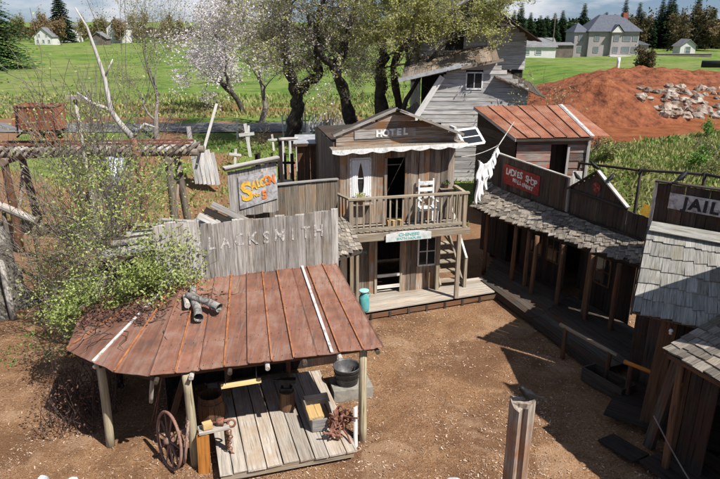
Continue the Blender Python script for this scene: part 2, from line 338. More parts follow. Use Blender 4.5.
def pole(name, parent, p, q, r0, r1, mat):
    p, q = V(p), V(q); L = (q - p).length; Lk = round(L, 1) or 0.1
    me = pole_mesh(Lk, round(r0, 3), round(r1, 3), R.randrange(3), mat)
    return put(bpy.data.objects.new(name, me), parent, fr(p, q - p, (0.3, -1, 0.1)) @ Matrix.Diagonal((1, 1, L / Lk, 1)))
def wall(parent, o, u, width, z0, top, nrm, mat, pw=0.2, t=0.025, openings=(), rag=0.03, gap=0.006, name='plank', backing=None, vary=0.25, ztop_j=0.0):
    """vertical planks from o along u; top(a) gives the height; openings (a0, a1, z0, z1)"""
    o = V(o); u = V(u).normalized(); nrm = V(nrm).normalized(); a = 0.0
    topf = top if callable(top) else (lambda a_: top)
    edges = sorted(set([0.0, width] + [e for op in openings for e in op[:2]]))
    for i in range(len(edges) - 1):
        e0, e1 = edges[i], edges[i + 1]; k = max(1, round((e1 - e0) / pw)); ws = [1 + (R.random() - .5) * vary * 2 for _ in range(k)]; sc = (e1 - e0) / sum(ws); a = e0
        for w_ in ws:
            w = w_ * sc; m = a + w / 2; segs = [(z0, topf(m) + (R.random() - .5) * ztop_j)]
            for (oa, ob, oz0, oz1) in openings:
                if oa - 1e-4 <= m <= ob + 1e-4:
                    ns = []
                    for (s0, s1) in segs:
                        if oz0 > s0: ns.append((s0, min(s1, oz0)))
                        if oz1 < s1: ns.append((max(s0, oz1), s1))
                    segs = ns
            off = nrm * (R.random() * 0.012)
            for (s0, s1) in segs:
                if s1 - s0 > 0.05:
                    b = o + u * m + off; beam(name, parent, (b.x, b.y, s0), (b.x, b.y, s1), w - gap, t, mat, nrm, rag)
            a += w
def hwall(parent, o, u, width, z0, top, nrm, mat, ph=0.2, t=0.03, openings=(), lap=0.01, span=None, gap=0.006, name='board'):
    """horizontal boards; span(z) -> (a0, a1) the extent at a height"""
    o = V(o); u = V(u).normalized(); nrm = V(nrm).normalized(); z = z0
    while z < top - 0.02:
        h = min(ph * (1 + (R.random() - .5) * 0.2), top - z); m = z + h / 2
        segs = [span(m) if span else (0, width)]
        for (oa, ob, oz0, oz1) in openings:
            if oz0 - 1e-4 <= m <= oz1 + 1e-4:
                ns = []
                for (s0, s1) in segs:
                    if ob <= s0 or oa >= s1: ns.append((s0, s1)); continue
                    if oa > s0: ns.append((s0, oa))
                    if ob < s1: ns.append((ob, s1))
                segs = ns
        for (s0, s1) in segs:
            if s1 - s0 > 0.06:
                off = nrm * (R.random() * 0.012)
                p = o + u * s0 + off; q = o + u * s1 + off
                beam(name, parent, (p.x, p.y, m), (q.x, q.y, m), h - gap, t, mat, nrm + V((0, 0, 0.12 * (R.random() + lap))), 0.01)
        z += h
def slab(name, parent, poly, d, mat, smooth=False):
    b = MB(); b.prism(poly, d); return b.build(name, mat, parent, smooth)
def lerp(a, b, f): return V(a) * (1 - f) + V(b) * f
def shingles(parent, e0, e1, t1, t0, rows, cols, mat, t=0.02, lift=0.02, name='shingle', jit=0.02):
    """quad e0-e1 (eave) to t0-t1 (top); shingles lie in overlapping courses"""
    e0, e1, t0, t1 = map(V, (e0, e1, t0, t1)); n = (e1 - e0).cross(t0 - e0).normalized()
    if n.z < 0: n = -n
    for r_ in range(rows):
        f0 = r_ / rows; f1 = min(1.0, (r_ + 1.35) / rows)
        a0, a1 = lerp(e0, t0, f0), lerp(e1, t1, f0); b0, b1 = lerp(e0, t0, f1), lerp(e1, t1, f1)
        ws = [1 + (R.random() - .5) * 0.7 for _ in range(cols)]; s = sum(ws); c = 0
        for w_ in ws:
            m = (c + w_ / 2) / s; c += w_; w = (a1 - a0).length * w_ / s
            p = lerp(a0, a1, m) + n * (lift + R.random() * 0.012) - (t0 - e0).normalized() * (R.random() * jit); q = lerp(b0, b1, m) + n * (0.004)
            dx = (a1 - a0).normalized() * (R.random() - .5) * 0.02
            beam(name, parent, p + dx, q - dx, w * 0.97, t, mat, n, 0.03)
def text(parent, s, c, right, up, size, mat, ext=0.004, name='lettering', bold=0.0, sx=1.0, shear=0.0, space=1.0):
    cu = bpy.data.curves.new(name, 'FONT'); cu.body = s; cu.size = size; cu.extrude = ext; cu.offset = bold; cu.align_x = 'CENTER'; cu.align_y = 'CENTER'; cu.resolution_u = 3
    cu.space_character = space; cu.shear = shear
    cu.materials.append(mat); o = bpy.data.objects.new(name, cu)
    x = V(right).normalized(); y = V(up); y = (y - x * y.dot(x)).normalized(); z = x.cross(y)
    COL.objects.link(o); me = bpy.data.meshes.new_from_object(o); bpy.data.objects.remove(o); bpy.data.curves.remove(cu); o = bpy.data.objects.new(name, me)
    M = Matrix((x, y, z)).transposed().to_4x4(); M.translation = V(c)
    return put(o, parent, M @ Matrix.Diagonal((sx, 1, 1, 1)))

# ------------------------------------------------------------------ terrain
def ss(a, b, x):
    t = max(0.0, min(1.0, (x - a) / (b - a))); return t * t * (3 - 2 * t)
def N(x, y, s=1.0, k=0.0): return noise.noise(V((x * s, y * s, k)))
def hgt(x, y):
    h = 1.5 * ss(25, 34, y) * (1 - 0.0 * x)
    u = 0.9 * (x - 4.6) + 0.43 * (y - 21.4)
    rf = ss(4, 12, x) if y > 0 else 0
    h = max(h, 1.7 * ss(4.5, 11, u) * ss(5, 9, x))
    h += ss(10, 22, x - (y - 40) * 0.12) * (1.3 * ss(38, 60, y) - 1.3 * ss(75, 160, y))
    h += -1.0 * ss(70, 160, y) * ss(10, 30, x)
    h += 1.5 * ss(230, 420, y) + 10 * ss(400, 1200, y)
    d = ss(18, 26, y)
    h += 0.10 * N(x, y, 0.35) * (0.25 + 0.75 * ss(19, 26, y)) + 0.5 * N(x, y, 0.05, 3) * ss(60, 110, y) + 0.02 * N(x, y, 1.7) 
    return h
def axis(lo, hi, fine, n):
    pts = []; a = lo
    return pts
def grid(lo, hi, c, step, g):
    xs = [c]; s = step
    while xs[-1] < hi: xs.append(xs[-1] + s * (1 + g * abs(xs[-1] - c)))
    ys = [c]
    while ys[-1] > lo: ys.append(ys[-1] - s * (1 + g * abs(ys[-1] - c)))
    return sorted(set(ys + xs))
gx = grid(-2500, 2500, 0.0, 0.35, 0.045); gy = grid(-40, 3500, 18.0, 0.35, 0.04)
tb = MB(); nx = len(gx)
dirt, grs, wet = [], [], []
for y in gy:
    for x in gx:
        tb.v.append((x, y, hgt(x, y)))
        j = 5 * N(x, y, 0.15, 5) + 1.6 * N(x, y, 0.7, 6)
        u = 0.9 * (x - 4.6) + 0.43 * (y - 21.4)
        gfar = ss(52, 57, y + j)                               # the green field beyond the road
        gmid = 0.75 * ss(24, 31, y + j) * ss(0.0, 0.30, N(x, y, 0.3, 8) + 0.22)
        gb = ss(5.0, 7.0, u + 0.4 * j) * ss(5, 8, x) * (1 - ss(34 + (x - 14) * 0.55, 36 + (x - 14) * 0.55, y + 0.2 * j)) * 0.9
        red = ss(8, 12, x - (y - 38) * 0.1) * ss(33 + (x - 14) * 0.55, 35 + (x - 14) * 0.55, y + 0.2 * j) * (1 - ss(62, 68, y + j * 0.5 - max(0, x - 28) * 0.3))
        g = max(gfar, gmid, gb) * (1 - red)
        gc = ss(13, 16, y) * ss(-5.8, -8, x) * 0.35 * ss(0.1, 0.3, N(x, y, 0.6, 9)) * (1 - ss(21, 24, y)); g = max(g, gc)
        bd = .8 * ss(46.5, 48.5, y + .3 * j) * (1 - ss(52, 58, y + .5 * j)) * ss(-3, -8, x) * ss(-.25, .15, N(x, y, .25, 14)); g *= (1 - bd * .9); red = max(red, bd * .7)
        grs.append(g); dirt.append(red)
        wet.append(gb)
for j in range(len(gy) - 1):
    for i in range(nx - 1):
        a = j * nx + i; tb.f.append((a, a + 1, a + nx + 1, a + nx)); tb.m.append(0)
def attr_f(nt, name):
    a = nt.nodes.new('ShaderNodeAttribute'); a.attribute_name = name; return a.outputs['Fac']
m, nt, b = new_mat('ground')
geo = nd(nt, 'ShaderNodeNewGeometry'); P = geo.outputs['Position']
def ns(scale, detail=5.0, rough=0.6, v=None, dist=0.0):
    n = nd(nt, 'ShaderNodeTexNoise', Scale=scale, Detail=detail, Roughness=rough, Distortion=dist); nt.links.new(v or P, n.inputs['Vector']); return n.outputs['Fac']
big = ns(0.35, 4); mid = ns(1.6, 5); fine = ns(14, 5, 0.7); spk = ns(38, 3, 0.6)
court = ramp(nt, [(0.35, (0.17, 0.085, 0.043)), (0.55, (0.27, 0.150, 0.080)), (0.70, (0.35, 0.21, 0.122))], mid)
court = mixc(nt, ramp(nt, [(0.40, 0.0), (0.62, 0.75)], big), court, (0.33, 0.185, 0.092))
court = mixc(nt, ramp(nt, [(0.52, 0.0), (0.66, 0.85)], fine), court, (0.43, 0.29, 0.195))
court = mixc(nt, ramp(nt, [(0.36, 0.85), (0.50, 0.0)], spk), court, (0.085, 0.042, 0.024))
court = mixc(nt, ramp(nt, [(0.40, 0.62), (0.52, 0.0)], ns(0.55, 5, 0.6, None, 1.2)), court, (0.13, 0.066, 0.036))
court = mixc(nt, ramp(nt, [(0.54, 0.0), (0.64, 0.5)], ns(0.8, 4, 0.6, None, 0.8)), court, (0.42, 0.275, 0.175))
vor = nd(nt, 'ShaderNodeTexVoronoi', Scale=17.0); nt.links.new(P, vor.inputs['Vector'])
court = mixc(nt, ramp(nt, [(0.09, 0.55), (0.15, 0.0)], vor.outputs['Distance']), court, (0.50, 0.38, 0.29))
sepx = nd(nt, 'ShaderNodeSeparateXYZ'); nt.links.new(P, sepx.inputs[0])
fary = ramp(nt, [(0.0, 0.0), (1.0, 1.0)], math_(nt, 'MULTIPLY', math_(nt, 'SUBTRACT', sepx.outputs[1], 15.0), 0.14))
clay = mixc(nt, fine, (0.16, 0.082, 0.045), (0.33, 0.19, 0.11))
court = mixc(nt, math_(nt, 'MULTIPLY', fary, 0.7), court, clay)
red = ramp(nt, [(0.35, (0.16, 0.050, 0.022)), (0.65, (0.30, 0.11, 0.048))], ns(1.1, 6, 0.7))
c = mixc(nt, attr_f(nt, 'dirt'), court, red)
field = ramp(nt, [(0.36, (0.05, 0.12, 0.018)), (0.50, (0.115, 0.205, 0.032)), (0.66, (0.20, 0.24, 0.07))], ns(0.12, 9, 0.75))
field = mixc(nt, ramp(nt, [(0.42, 0.0), (0.66, 0.6)], ns(0.5, 6, .7)), field, (0.225, 0.245, 0.075))
field = mixc(nt, ramp(nt, [(0.47, 0.0), (0.60, 0.6)], ns(0.035, 6, .65)), field, (0.24, 0.235, 0.10))
field = mixc(nt, ramp(nt, [(0.40, 0.6), (0.50, 0.0)], ns(0.35, 6, .7)), field, (0.045, 0.105, 0.018))
scrub = ramp(nt, [(0.38, (0.055, 0.09, 0.018)), (0.55, (0.19, 0.18, 0.07)), (0.68, (0.30, 0.245, 0.14))], ns(2.2, 6, 0.7))
gcol = mixc(nt, attr_f(nt, 'scrub'), field, scrub)
gm = math_(nt, 'ADD', attr_f(nt, 'grass'), math_(nt, 'MULTIPLY', math_(nt, 'SUBTRACT', ns(3.0, 6, 0.75), 0.5), 1.1))
gm = math_(nt, 'MULTIPLY', ramp(nt, [(0.38, 0.0), (0.58, 1.0)], gm), ramp(nt, [(0.0, 0.0), (0.08, 1.0)], attr_f(nt, 'grass')))
c = mixc(nt, gm, c, gcol)
nt.links.new(c, b.inputs['Base Color']); b.inputs['Roughness'].default_value = 0.95; b.inputs['Specular IOR Level'].default_value = 0.1
bump(nt, b, math_(nt, 'ADD', fine, math_(nt, 'MULTIPLY', spk, 0.6)), 0.9, 0.05)
M_ground = m
me = tb.mesh('ground', M_ground, True)
for nm, arr in (('grass', grs), ('dirt', dirt), ('scrub', wet)):
    at = me.attributes.new(nm, 'FLOAT', 'POINT'); at.data.foreach_set('value', arr)
go = put(bpy.data.objects.new('ground', me)); go['kind'] = 'structure'

# road beyond the town: a grey gravel sheet following the ground
rb = MB(); xs = [-75 + i * 1.5 for i in range(54)]
for x in xs:
    for k, o_ in enumerate((0.9, 1.6, 2.7, 3.9, 4.7)):
        yy = 38.8 + o_ + 0.012 * (x + 10) + 0.7 * N(x, k * 3.1, 0.35, 2) + max(0, -x - 30) * 0.05
        rb.v.append((x, yy, hgt(x, yy) + 0.05 + (0.06 if 0 < k < 4 else 0)))
for i in range(len(xs) - 1):
    for k in range(4): a = i * 5 + k; rb.f.append((a, a + 5, a + 6, a + 1)); rb.m.append(0)
M_road = noisy('grey_gravel', [(0.3, (0.10, 0.097, 0.095)), (0.7, (0.22, 0.215, 0.215))], 1.2, bs=0.6, bd=0.03, bscale=14)
ro = rb.build('gravel_road', M_road); ro['kind'] = 'structure'

# red soil mound of the building site
def mound(name, cx, cy, rx, ry, h, seed, mat, rot=0.0, kind='structure'):
    b = MB(); n, mm = 56, 22
    for i in range(mm + 1):
        f = i / mm
        for j in range(n):
            a = 2 * math.pi * j / n; x = rx * f * math.cos(a); y = ry * f * math.sin(a)
            X = cx + x * math.cos(rot) - y * math.sin(rot); Y = cy + x * math.sin(rot) + y * math.cos(rot)
            z = h * max(0, (1 - f) ** 0.95) * (1 + 0.12 * N(X, Y, 0.35, seed)) + 0.45 * N(X, Y, 0.6, seed) * (1 - f * f) + 0.28 * N(X, Y, 1.5, seed) * (1 - f * f) + 0.12 * N(X, Y, 3.5, seed) * (1 - f)
            b.v.append((X, Y, hgt(X, Y) + z - (0.35 if i == mm else 0.0)))
    for i in range(mm):
        for j in range(n): b.f.append((i * n + j, i * n + (j + 1) % n, (i + 1) * n + (j + 1) % n, (i + 1) * n + j)[::-1]); b.m.append(0)
    o = b.build(name, mat, None, True); o['kind'] = kind; return o
M_redsoil = noisy('red_soil', [(0.34, (0.075, 0.026, 0.014)), (0.48, (0.19, 0.062, 0.028)), (0.62, (0.25, 0.088, 0.040)), (0.76, (0.32, 0.15, 0.08))], 1.3, bs=1.0, bd=0.15, rough=0.95, bscale=4, detail=9.0)
m1 = mound('soil_mound', 17.0, 45, 6.6, 4.6, 2.7, 3, M_redsoil)
m2 = mound('soil_mound', 27.0, 60, 13.0, 6.0, 1.3, 9, M_redsoil)

# chips and clods strewn over the courtyard: real little pieces
cb = MB()
def chip(x, y, s):
    z = hgt(x, y) + 0.012 + s * 0.15; a = R.random() * 6.28; l = s * (0.6 + R.random()); w = s * 0.4
    d = V((math.cos(a), math.sin(a), (R.random() - .5) * 0.7)) * l; e = V((-math.sin(a), math.cos(a), (R.random() - .5) * 0.8)) * w
    p = V((x, y, z)); k = len(cb.v); cb.v += [tuple(p - d - e), tuple(p + d - e), tuple(p + d * 0.8 + e), tuple(p - d * 0.7 + e)]; cb.f.append((k, k + 1, k + 2, k + 3)); cb.m.append(0)
for _ in range(60000):
    y = 8.2 + 13 * R.random() ** 1.5; x = -0.75 * y + 1.5 * y * R.random()
    if N(x, y, 0.45, 11) + 0.3 * N(x, y, 2, 12) < -0.02 and R.random() < 0.75: continue
    chip(x, y, 0.007 + 0.022 * R.random() ** 2.6)
co = cb.build('wood_chips', L_chip, None, False, Matrix.Identity(4)); tag(co, 'pale wood chips and gravel strewn over the brown courtyard ground', 'wood chips', kind='stuff')

def tufts(name, label, cat, mat, spots, hs, n, w=0.012):
    b = MB()
    for (x, y, s) in spots:
        z = hgt(x, y)
        for _ in range(n):
            a = R.random() * 6.28; r_ = R.random() * s * 0.5; px, py = x + r_ * math.cos(a), y + r_ * math.sin(a)
            h = hs * s * (0.5 + R.random()); lean = V(((R.random() - .5) * h, (R.random() - .5) * h, h)); ww = w * (0.6 + s)
            k = len(b.v); q = V((math.cos(a + 1), math.sin(a + 1), 0)) * ww
            p = V((px, py, z - 0.02)); b.v += [tuple(p - q), tuple(p + q), tuple(p + lean * 0.6 + q * 0.8), tuple(p + lean)]; b.f.append((k, k + 1, k + 2, k + 3)); b.m.append(0)
    o = b.build(name, mat, None, False, Matrix.Identity(4)); tag(o, label, cat, kind='stuff'); return o
sp = []
for _ in range(11000):
    y = 14 + 30 * R.random(); x = 7 + 26 * R.random(); u = 0.9 * (x - 4.6) + 0.43 * (y - 21.4)
    if u > 5.2 and y < 34 + (x - 14) * 0.55 and x / y < 0.75: sp.append((x, y, 0.5 + R.random()))
tufts('bank_grass', 'tangled dry and green grass covering the bank behind the dark row', 'grass', L_grass, sp, 0.16, 7, 0.03)
sp = [(6 + 26 * R.random(), 14 + 28 * R.random(), 0.5 + R.random()) for _ in range(4500)]
sp = [s for s in sp if 0.9 * (s[0] - 4.6) + 0.43 * (s[1] - 21.4) > 5.5 and s[1] < 34 + (s[0] - 14) * 0.55 and N(s[0], s[1], 0.35, 20) > 0.05]
tufts('bank_weeds', 'bright green broad weeds growing in patches on the grassy bank', 'weeds', L_weed, sp, 0.14, 6, 0.05)
sp = [(-30 + 40 * R.random(), 25 + 13 * R.random(), 0.5 + R.random()) for _ in range(5000)]
sp = [s for s in sp if N(s[0], s[1], 0.3, 8) > -0.1]
tufts('graveyard_grass', 'thin green grass growing on the dirt between trestle and gravel road', 'grass', L_grass, sp, 0.12, 6, 0.025)
sp = [(-15 + 12 * R.random(), 12.5 + 10 * R.random(), 0.4 + 0.5 * R.random()) for _ in range(900)]
sp = [s for s in sp if N(s[0], s[1], 0.6, 9) > 0.12]
tufts('courtyard_weeds', 'low green weeds sprouting on the orange dirt below the trestle', 'weeds', L_weed, sp, 0.10, 9, 0.025)
sp = [(1.0 + 4 * R.random(), 12 + 4.3 * R.random(), 0.25 + 0.2 * R.random()) for _ in range(14)]
tufts('yard_sprouts', 'few tiny green sprouts on the bare courtyard ground', 'weeds', L_weed, sp, 0.10, 9, 0.02)
sp = [(-60 + 70 * R.random(), 46.5 + 16 * R.random() ** 1.3, 0.6 + R.random()) for _ in range(9000)]
sp = [q for q in sp if R.random() < .45]
tufts('verge_grass', 'rough green and straw coloured grass along the far road verge', 'grass', L_grass, sp, 0.20, 5, 0.045)

# ------------------------------------------------------------------ blacksmith shop in the foreground
bs = thing('blacksmith_shop', 'blacksmith shop with rusty sheet metal roof, open front and faded lettered plank facade', 'building', (-1.8, 11.5, 0))
EF = [V((0.46, 10.64, 2.12)), V((-3.73, 9.62, 2.10))]; EB = [V((-0.58, 13.84, 2.62)), V((-3.95, 12.85, 2.60))]
cuts = [0, .095, .20, .30, .405, .50, .60, .70, .80, .90, 1.0]
def panel(poly, thick=0.012, mat=M_roof):
    b = MB(); n = (poly[1] - poly[0]).cross(poly[-1] - poly[0]).normalized(); n = n if n.z > 0 else -n
    nxs = 5; vs = []
    A, B_, C_, D_ = poly          # front a, front b, back b, back a
    prof = [0.022, 0.0, 0.005, 0.0, 0.004, 0.022]
    for i in range(nxs + 1):
        f = [0, 0.07, 0.35, 0.5, 0.93, 1.0][i]
        for jn in range(4):
            g = jn / 3; p = lerp(lerp(A, B_, f), lerp(D_, C_, f), g) + n * (prof[i] + (R.random() - .5) * 0.014) + (A - D_).normalized() * ((R.random() - .3) * .03 if jn == 0 else 0); vs.append(p)
    fs = [(i * 4 + j, (i + 1) * 4 + j, (i + 1) * 4 + j + 1, i * 4 + j + 1) for i in range(nxs) for j in range(3)]
    k = len(vs); b.add(vs + [p - n * thick for p in vs], fs + [tuple(q + k for q in f)[::-1] for f in fs])
    for f0 in range(nxs): b.add([vs[f0 * 4], vs[f0 * 4 + 4], vs[f0 * 4 + 4] - n * thick, vs[f0 * 4] - n * thick], [(0, 1, 2, 3)])
    b.build('roof_panel', mat, bs if mat is M_roof else None)
    return n
up = V((0, 0, 1))
for i in range(10):
    f0, f1 = cuts[i], cuts[i + 1]; j0 = V((0, 0, 0.012 * (i % 2)))
    panel([lerp(EF[0], EF[1], f0) + j0, lerp(EF[0], EF[1], f1) + j0, lerp(EB[0], EB[1], f1) + j0, lerp(EB[0], EB[1], f0) + j0])
for i, (w, mt) in enumerate([(0.022, M_seam), (0.02, M_seam), (0.055, M_tinw), (0.022, M_seam), (0.025, M_seam), (0.02, M_roof), (0.035, M_seam), (0.02, M_roof), (0.025, M_seam)]):
    f = cuts[i + 1] if i != 2 else 0.235
    beam('roof_seam', bs, lerp(EF[0], EF[1], f) + up * 0.035 + V((0, -0.01, 0)), lerp(EB[0], EB[1], f) + up * 0.035, w, 0.02, mt, (0, -0.15, 1))
FN = [EF[1], V((-4.45, 9.85, 2.04)), V((-5.02, 10.27, 1.99)), V((-5.78, 10.85, 1.95)), V((-6.02, 11.9, 2.02)), V((-5.9, 12.9, 2.15))]
BK = [EB[1], V((-4.1, 12.82, 2.56)), V((-4.25, 12.8, 2.53)), V((-4.38, 12.85, 2.50)), V((-4.5, 12.9, 2.47)), V((-4.5, 13.3, 2.42))]
for i in range(5): panel([FN[i] + up * 0.01 * (i % 2), FN[i + 1] + up * 0.01 * (i % 2), BK[i + 1], BK[i]])
beam('roof_seam', bs, FN[1] + up * 0.04, BK[1] + up * 0.04, 0.03, 0.02, M_seam, up)
beam('roof_seam', bs, FN[2] + up * 0.04, BK[2] + up * 0.04, 0.05, 0.02, M_tinw, up)
beam('roof_seam', bs, FN[3] + up * 0.04, BK[3] + up * 0.04, 0.03, 0.02, M_seam, up)
b = MB()
for i in range(10):
    for f in (cuts[i] + .012, (cuts[i] + cuts[i + 1]) / 2, cuts[i + 1] - .012):
        for g in (.03, .25, .5, .75, .97):
            p = lerp(lerp(EF[0], EF[1], f), lerp(EB[0], EB[1], f), g + (R.random() - .5) * .01) + V((0, 0, .022)); b.box(p, (.011, .011, .008), None)
nl = b.build('roof_nails', M_blacki, bs); nl['kind'] = 'stuff'
# timber frame below the sheets
beam('eave_beam', bs, EF[0] + V((-0.15, 0.2, -0.09)), EF[1] + V((0, 0.2, -0.09)), 0.09, 0.12, W_brown, up)
beam('eave_beam', bs, FN[0] + V((0.05, 0.14, -0.11)), FN[2] + V((0.1, 0.14, -0.09)), 0.08, 0.12, W_dark, up)
beam('eave_beam', bs, FN[2] + V((0.1, 0.1, -0.1)), FN[3] + V((0.14, 0.05, -0.09)), 0.08, 0.12, W_dark, up)
beam('eave_beam', bs, FN[3] + V((0.14, 0.05, -0.1)), FN[5] + V((0.14, 0, -0.09)), 0.08, 0.12, W_dark, up)
for f in (.03, .2, .36, .52, .68, .84, .98):
    pole('rafter', bs, lerp(EF[0], EF[1], f) + V((0.02, -0.06 if f not in (.03,) else 0.02, -0.11)), lerp(EB[0], EB[1], f) + V((0, 0, -0.12)), 0.045, 0.05, W_drift if f in (.2, .52, .84) else W_dark)
for i in (2, 3, 4): pole('rafter', bs, FN[i] + V((0, 0, -0.1)), BK[i] + V((0, 0, -0.12)), 0.04, 0.04, W_drift if i == 2 else W_dark)
pole('post', bs, (-5.0, 10.42, -0.1), (-4.97, 10.42, 1.93), 0.085, 0.08, W_post)
pole('post', bs, (-3.15, 9.86, -0.1), (-3.17, 9.86, 2.02), 0.088, 0.078, W_post)
pole('post', bs, (0.06, 10.6, -0.1), (0.06, 10.74, 2.04), 0.085, 0.08, W_post)
pole('post', bs, (-5.6, 12.6, -0.1), (-5.6, 12.6, 2.0), 0.08, 0.08, W_dark)
pole('brace', bs, (-3.9, 9.95, 1.35), (-3.75, 9.78, 1.99), 0.04, 0.04, W_drift)
# facade of wide silver planks
fo = V((-4.45, 12.62, 0)); fu = (V((-0.52, 13.86, 0)) - fo).normalized(); fn = V((fu.y, -fu.x, 0)); fw = (V((-0.52, 13.86, 0)) - fo).length
wall(bs, fo, fu, fw, 0.0, lambda a: 3.86 + 0.02 * a + (0.10 if a < 1.0 else 0), fn, W_silver, 0.225, 0.028, rag=0.04, ztop_j=0.06)
for z in (1.2, 2.45, 3.3): beam('batten', bs, fo + fu * 0.02 - fn * 0.05 + up * z, fo + fu * (fw - 0.02) - fn * 0.05 + up * z, 0.09, 0.05, W_fence, fn)
fc = lambda a, z: fo + fu * a + fn * 0.027 + up * z
for i, ch in enumerate('BLACKSMITH'):
    text(bs, ch, fc(0.90 + i * 0.305, 3.40 + 0.008 * i + (R.random() - .5) * 0.03), fu + up * (R.random() - .5) * .12, up, 0.40, M_letf, 0.003, 'letter', 0.006, 0.85)
# inner side walls and clutter wall, seen in the dark
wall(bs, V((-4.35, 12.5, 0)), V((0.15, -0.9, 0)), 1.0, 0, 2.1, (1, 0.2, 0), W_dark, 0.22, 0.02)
# plank floor
D0, D1, D2, D3 = V((-2.55, 9.27, 0.24)), V((-0.12, 9.98, 0.24)), V((-0.95, 12.9, 0.24)), V((-3.5, 12.3, 0.24))
nb = 9; cs = [0]
for i in range(nb): cs.append(cs[-1] + 1 + (R.random() - .5) * 0.5)
cs = [c / cs[-1] for c in cs]
for i in range(nb):
    m = (cs[i] + cs[i + 1]) / 2; w = (D1 - D0).length * (cs[i + 1] - cs[i]) - 0.012
    beam('floor_board', bs, lerp(D0, D1, m) + V((0.01 * i, -0.03 * R.random(), R.random() * 0.012)), lerp(D3, D2, m), w, 0.035, W_deck, up, 0.02)
beam('floor_edge', bs, D0 + V((0, 0.03, -0.09)), D1 + V((0, 0.03, -0.09)), 0.05, 0.13, W_rail, up)
beam('floor_joist', bs, D0 + V((0.02, 0.05, -0.1)), D3 + V((0.02, 0, -0.1)), 0.06, 0.13, W_dark, up)
beam('floor_joist', bs, D1 + V((-0.03, 0.05, -0.1)), D2 + V((-0.02, 0, -0.1)), 0.06, 0.13, W_dark, up)

wall(bs, fo + fn * .12, fu, fw - .1, 0.0, 2.34, fn, W_black, .26, .025)  # black lining added before the facade so the shop's back reads as deep shade
# contents of the shop
wb = thing('work_bench', 'rough plank work bench in the dark at the back of the blacksmith shop', 'bench', (-2.2, 12.2, 0.27))
for k in range(3): beam('bench_board', wb, V((-3.0, 11.75 + 0.17 * k, 1.02)), V((-1.5, 12.2 + 0.17 * k, 1.02)), 0.16, 0.04, W_orange if k == 0 else W_brown, up)
for x, y in ((-2.9, 11.8), (-1.6, 12.18), (-2.95, 12.2), (-1.65, 12.5)): beam('leg', wb, (x, y, 0.27), (x, y, 1.0), 0.08, 0.08, W_brown)
beam('front_rail', wb, (-2.9, 11.76, 0.62), (-1.6, 12.15, 0.62), 0.1, 0.04, W_dark, (0.3, -1, 0))
hb = thing('hanging_board', 'sunlit orange board hung under the front edge of the rusty roof', 'board', (-2.3, 10.1, 1.62))
beam('board', hb, (-2.60, 10.07, 1.60), (-1.88, 10.24, 1.64), 0.09, 0.03, W_yellow, (0.2, -1, 0.5))
for x, y in ((-2.52, 10.09), (-1.96, 10.22)): pole('hanger', hb, (x, y, 1.6), (x, y + 0.04, 2.08), 0.008, 0.008, M_blacki)
# anvil on a stump
an = thing('anvil', 'black iron anvil standing on a stump inside the blacksmith shop', 'anvil', (-1.55, 11.35, 0.27))
b = MB(); b.lathe([(0.001, 0), (0.17, 0), (0.16, 0.42), (0.001, 0.42)], 12, (-1.55, 11.35, 0.27)); b.build('stump', W_brown, an)
b = MB(); b.box((-1.55, 11.35, 0.74), (0.24, 0.14, 0.08)); b.box((-1.55, 11.35, 0.84), (0.12, 0.09, 0.14)); b.box((-1.52, 11.35, 0.94), (0.34, 0.12, 0.08))
b.tube([(-1.69, 11.35, 0.94), (-1.85, 11.35, 0.955)], [0.05, 0.008], 8); b.build('anvil_body', M_blacki, an)
ba = thing('barrel', 'dark wooden barrel with iron hoops at the back left of the blacksmith floor', 'barrel', (-3.1, 11.1, 0.0))
for k in range(14):
    a = 2 * math.pi * k / 14; c_, s_ = math.cos(a), math.sin(a)
    b = MB(); prof = [(0.22, 0), (0.26, 0.2), (0.275, 0.38), (0.26, 0.56), (0.22, 0.75)]
    for (r0, z0), (r1, z1) in zip(prof, prof[1:]):
        b.bar((-3.1 + r0 * c_, 11.1 + r0 * s_, z0 + .02), (-3.1 + r1 * c_, 11.1 + r1 * s_, z1 + .02), 0.115, 0.02, (c_, s_, 0))
    b.build('stave', W_brown, ba)
for z, r_ in ((0.12, 0.252), (0.64, 0.256)):
    b = MB(); b.torus(r_, 0.012, 20, 4, Matrix.Translation((-3.1, 11.1, z))); b.build('hoop', M_blacki, ba)
for (lab, p0, p1, mt) in (('long iron tongs leaning in the left dark bay of the blacksmith shop', (-4.4, 11.0, 0.0), (-4.1, 11.5, 1.3), M_rust),
                          ('brown plank leaning inside the left bay of the blacksmith shop', (-4.0, 10.9, 0.0), (-3.6, 11.7, 1.4), W_brown)):
    o = thing('leaning_tool' if mt is M_rust else 'leaning_plank', lab, 'tool' if mt is M_rust else 'plank', p0)
    if mt is M_rust:
        pole('tong_arm', o, p0, p1, 0.012, 0.012, mt); pole('tong_arm', o, V(p0) + V((0.08, 0, 0)), V(p1) + V((-0.03, 0, 0)), 0.012, 0.012, mt)
    else: beam('plank', o, p0, p1, 0.14, 0.03, mt, (1, -1, 0))

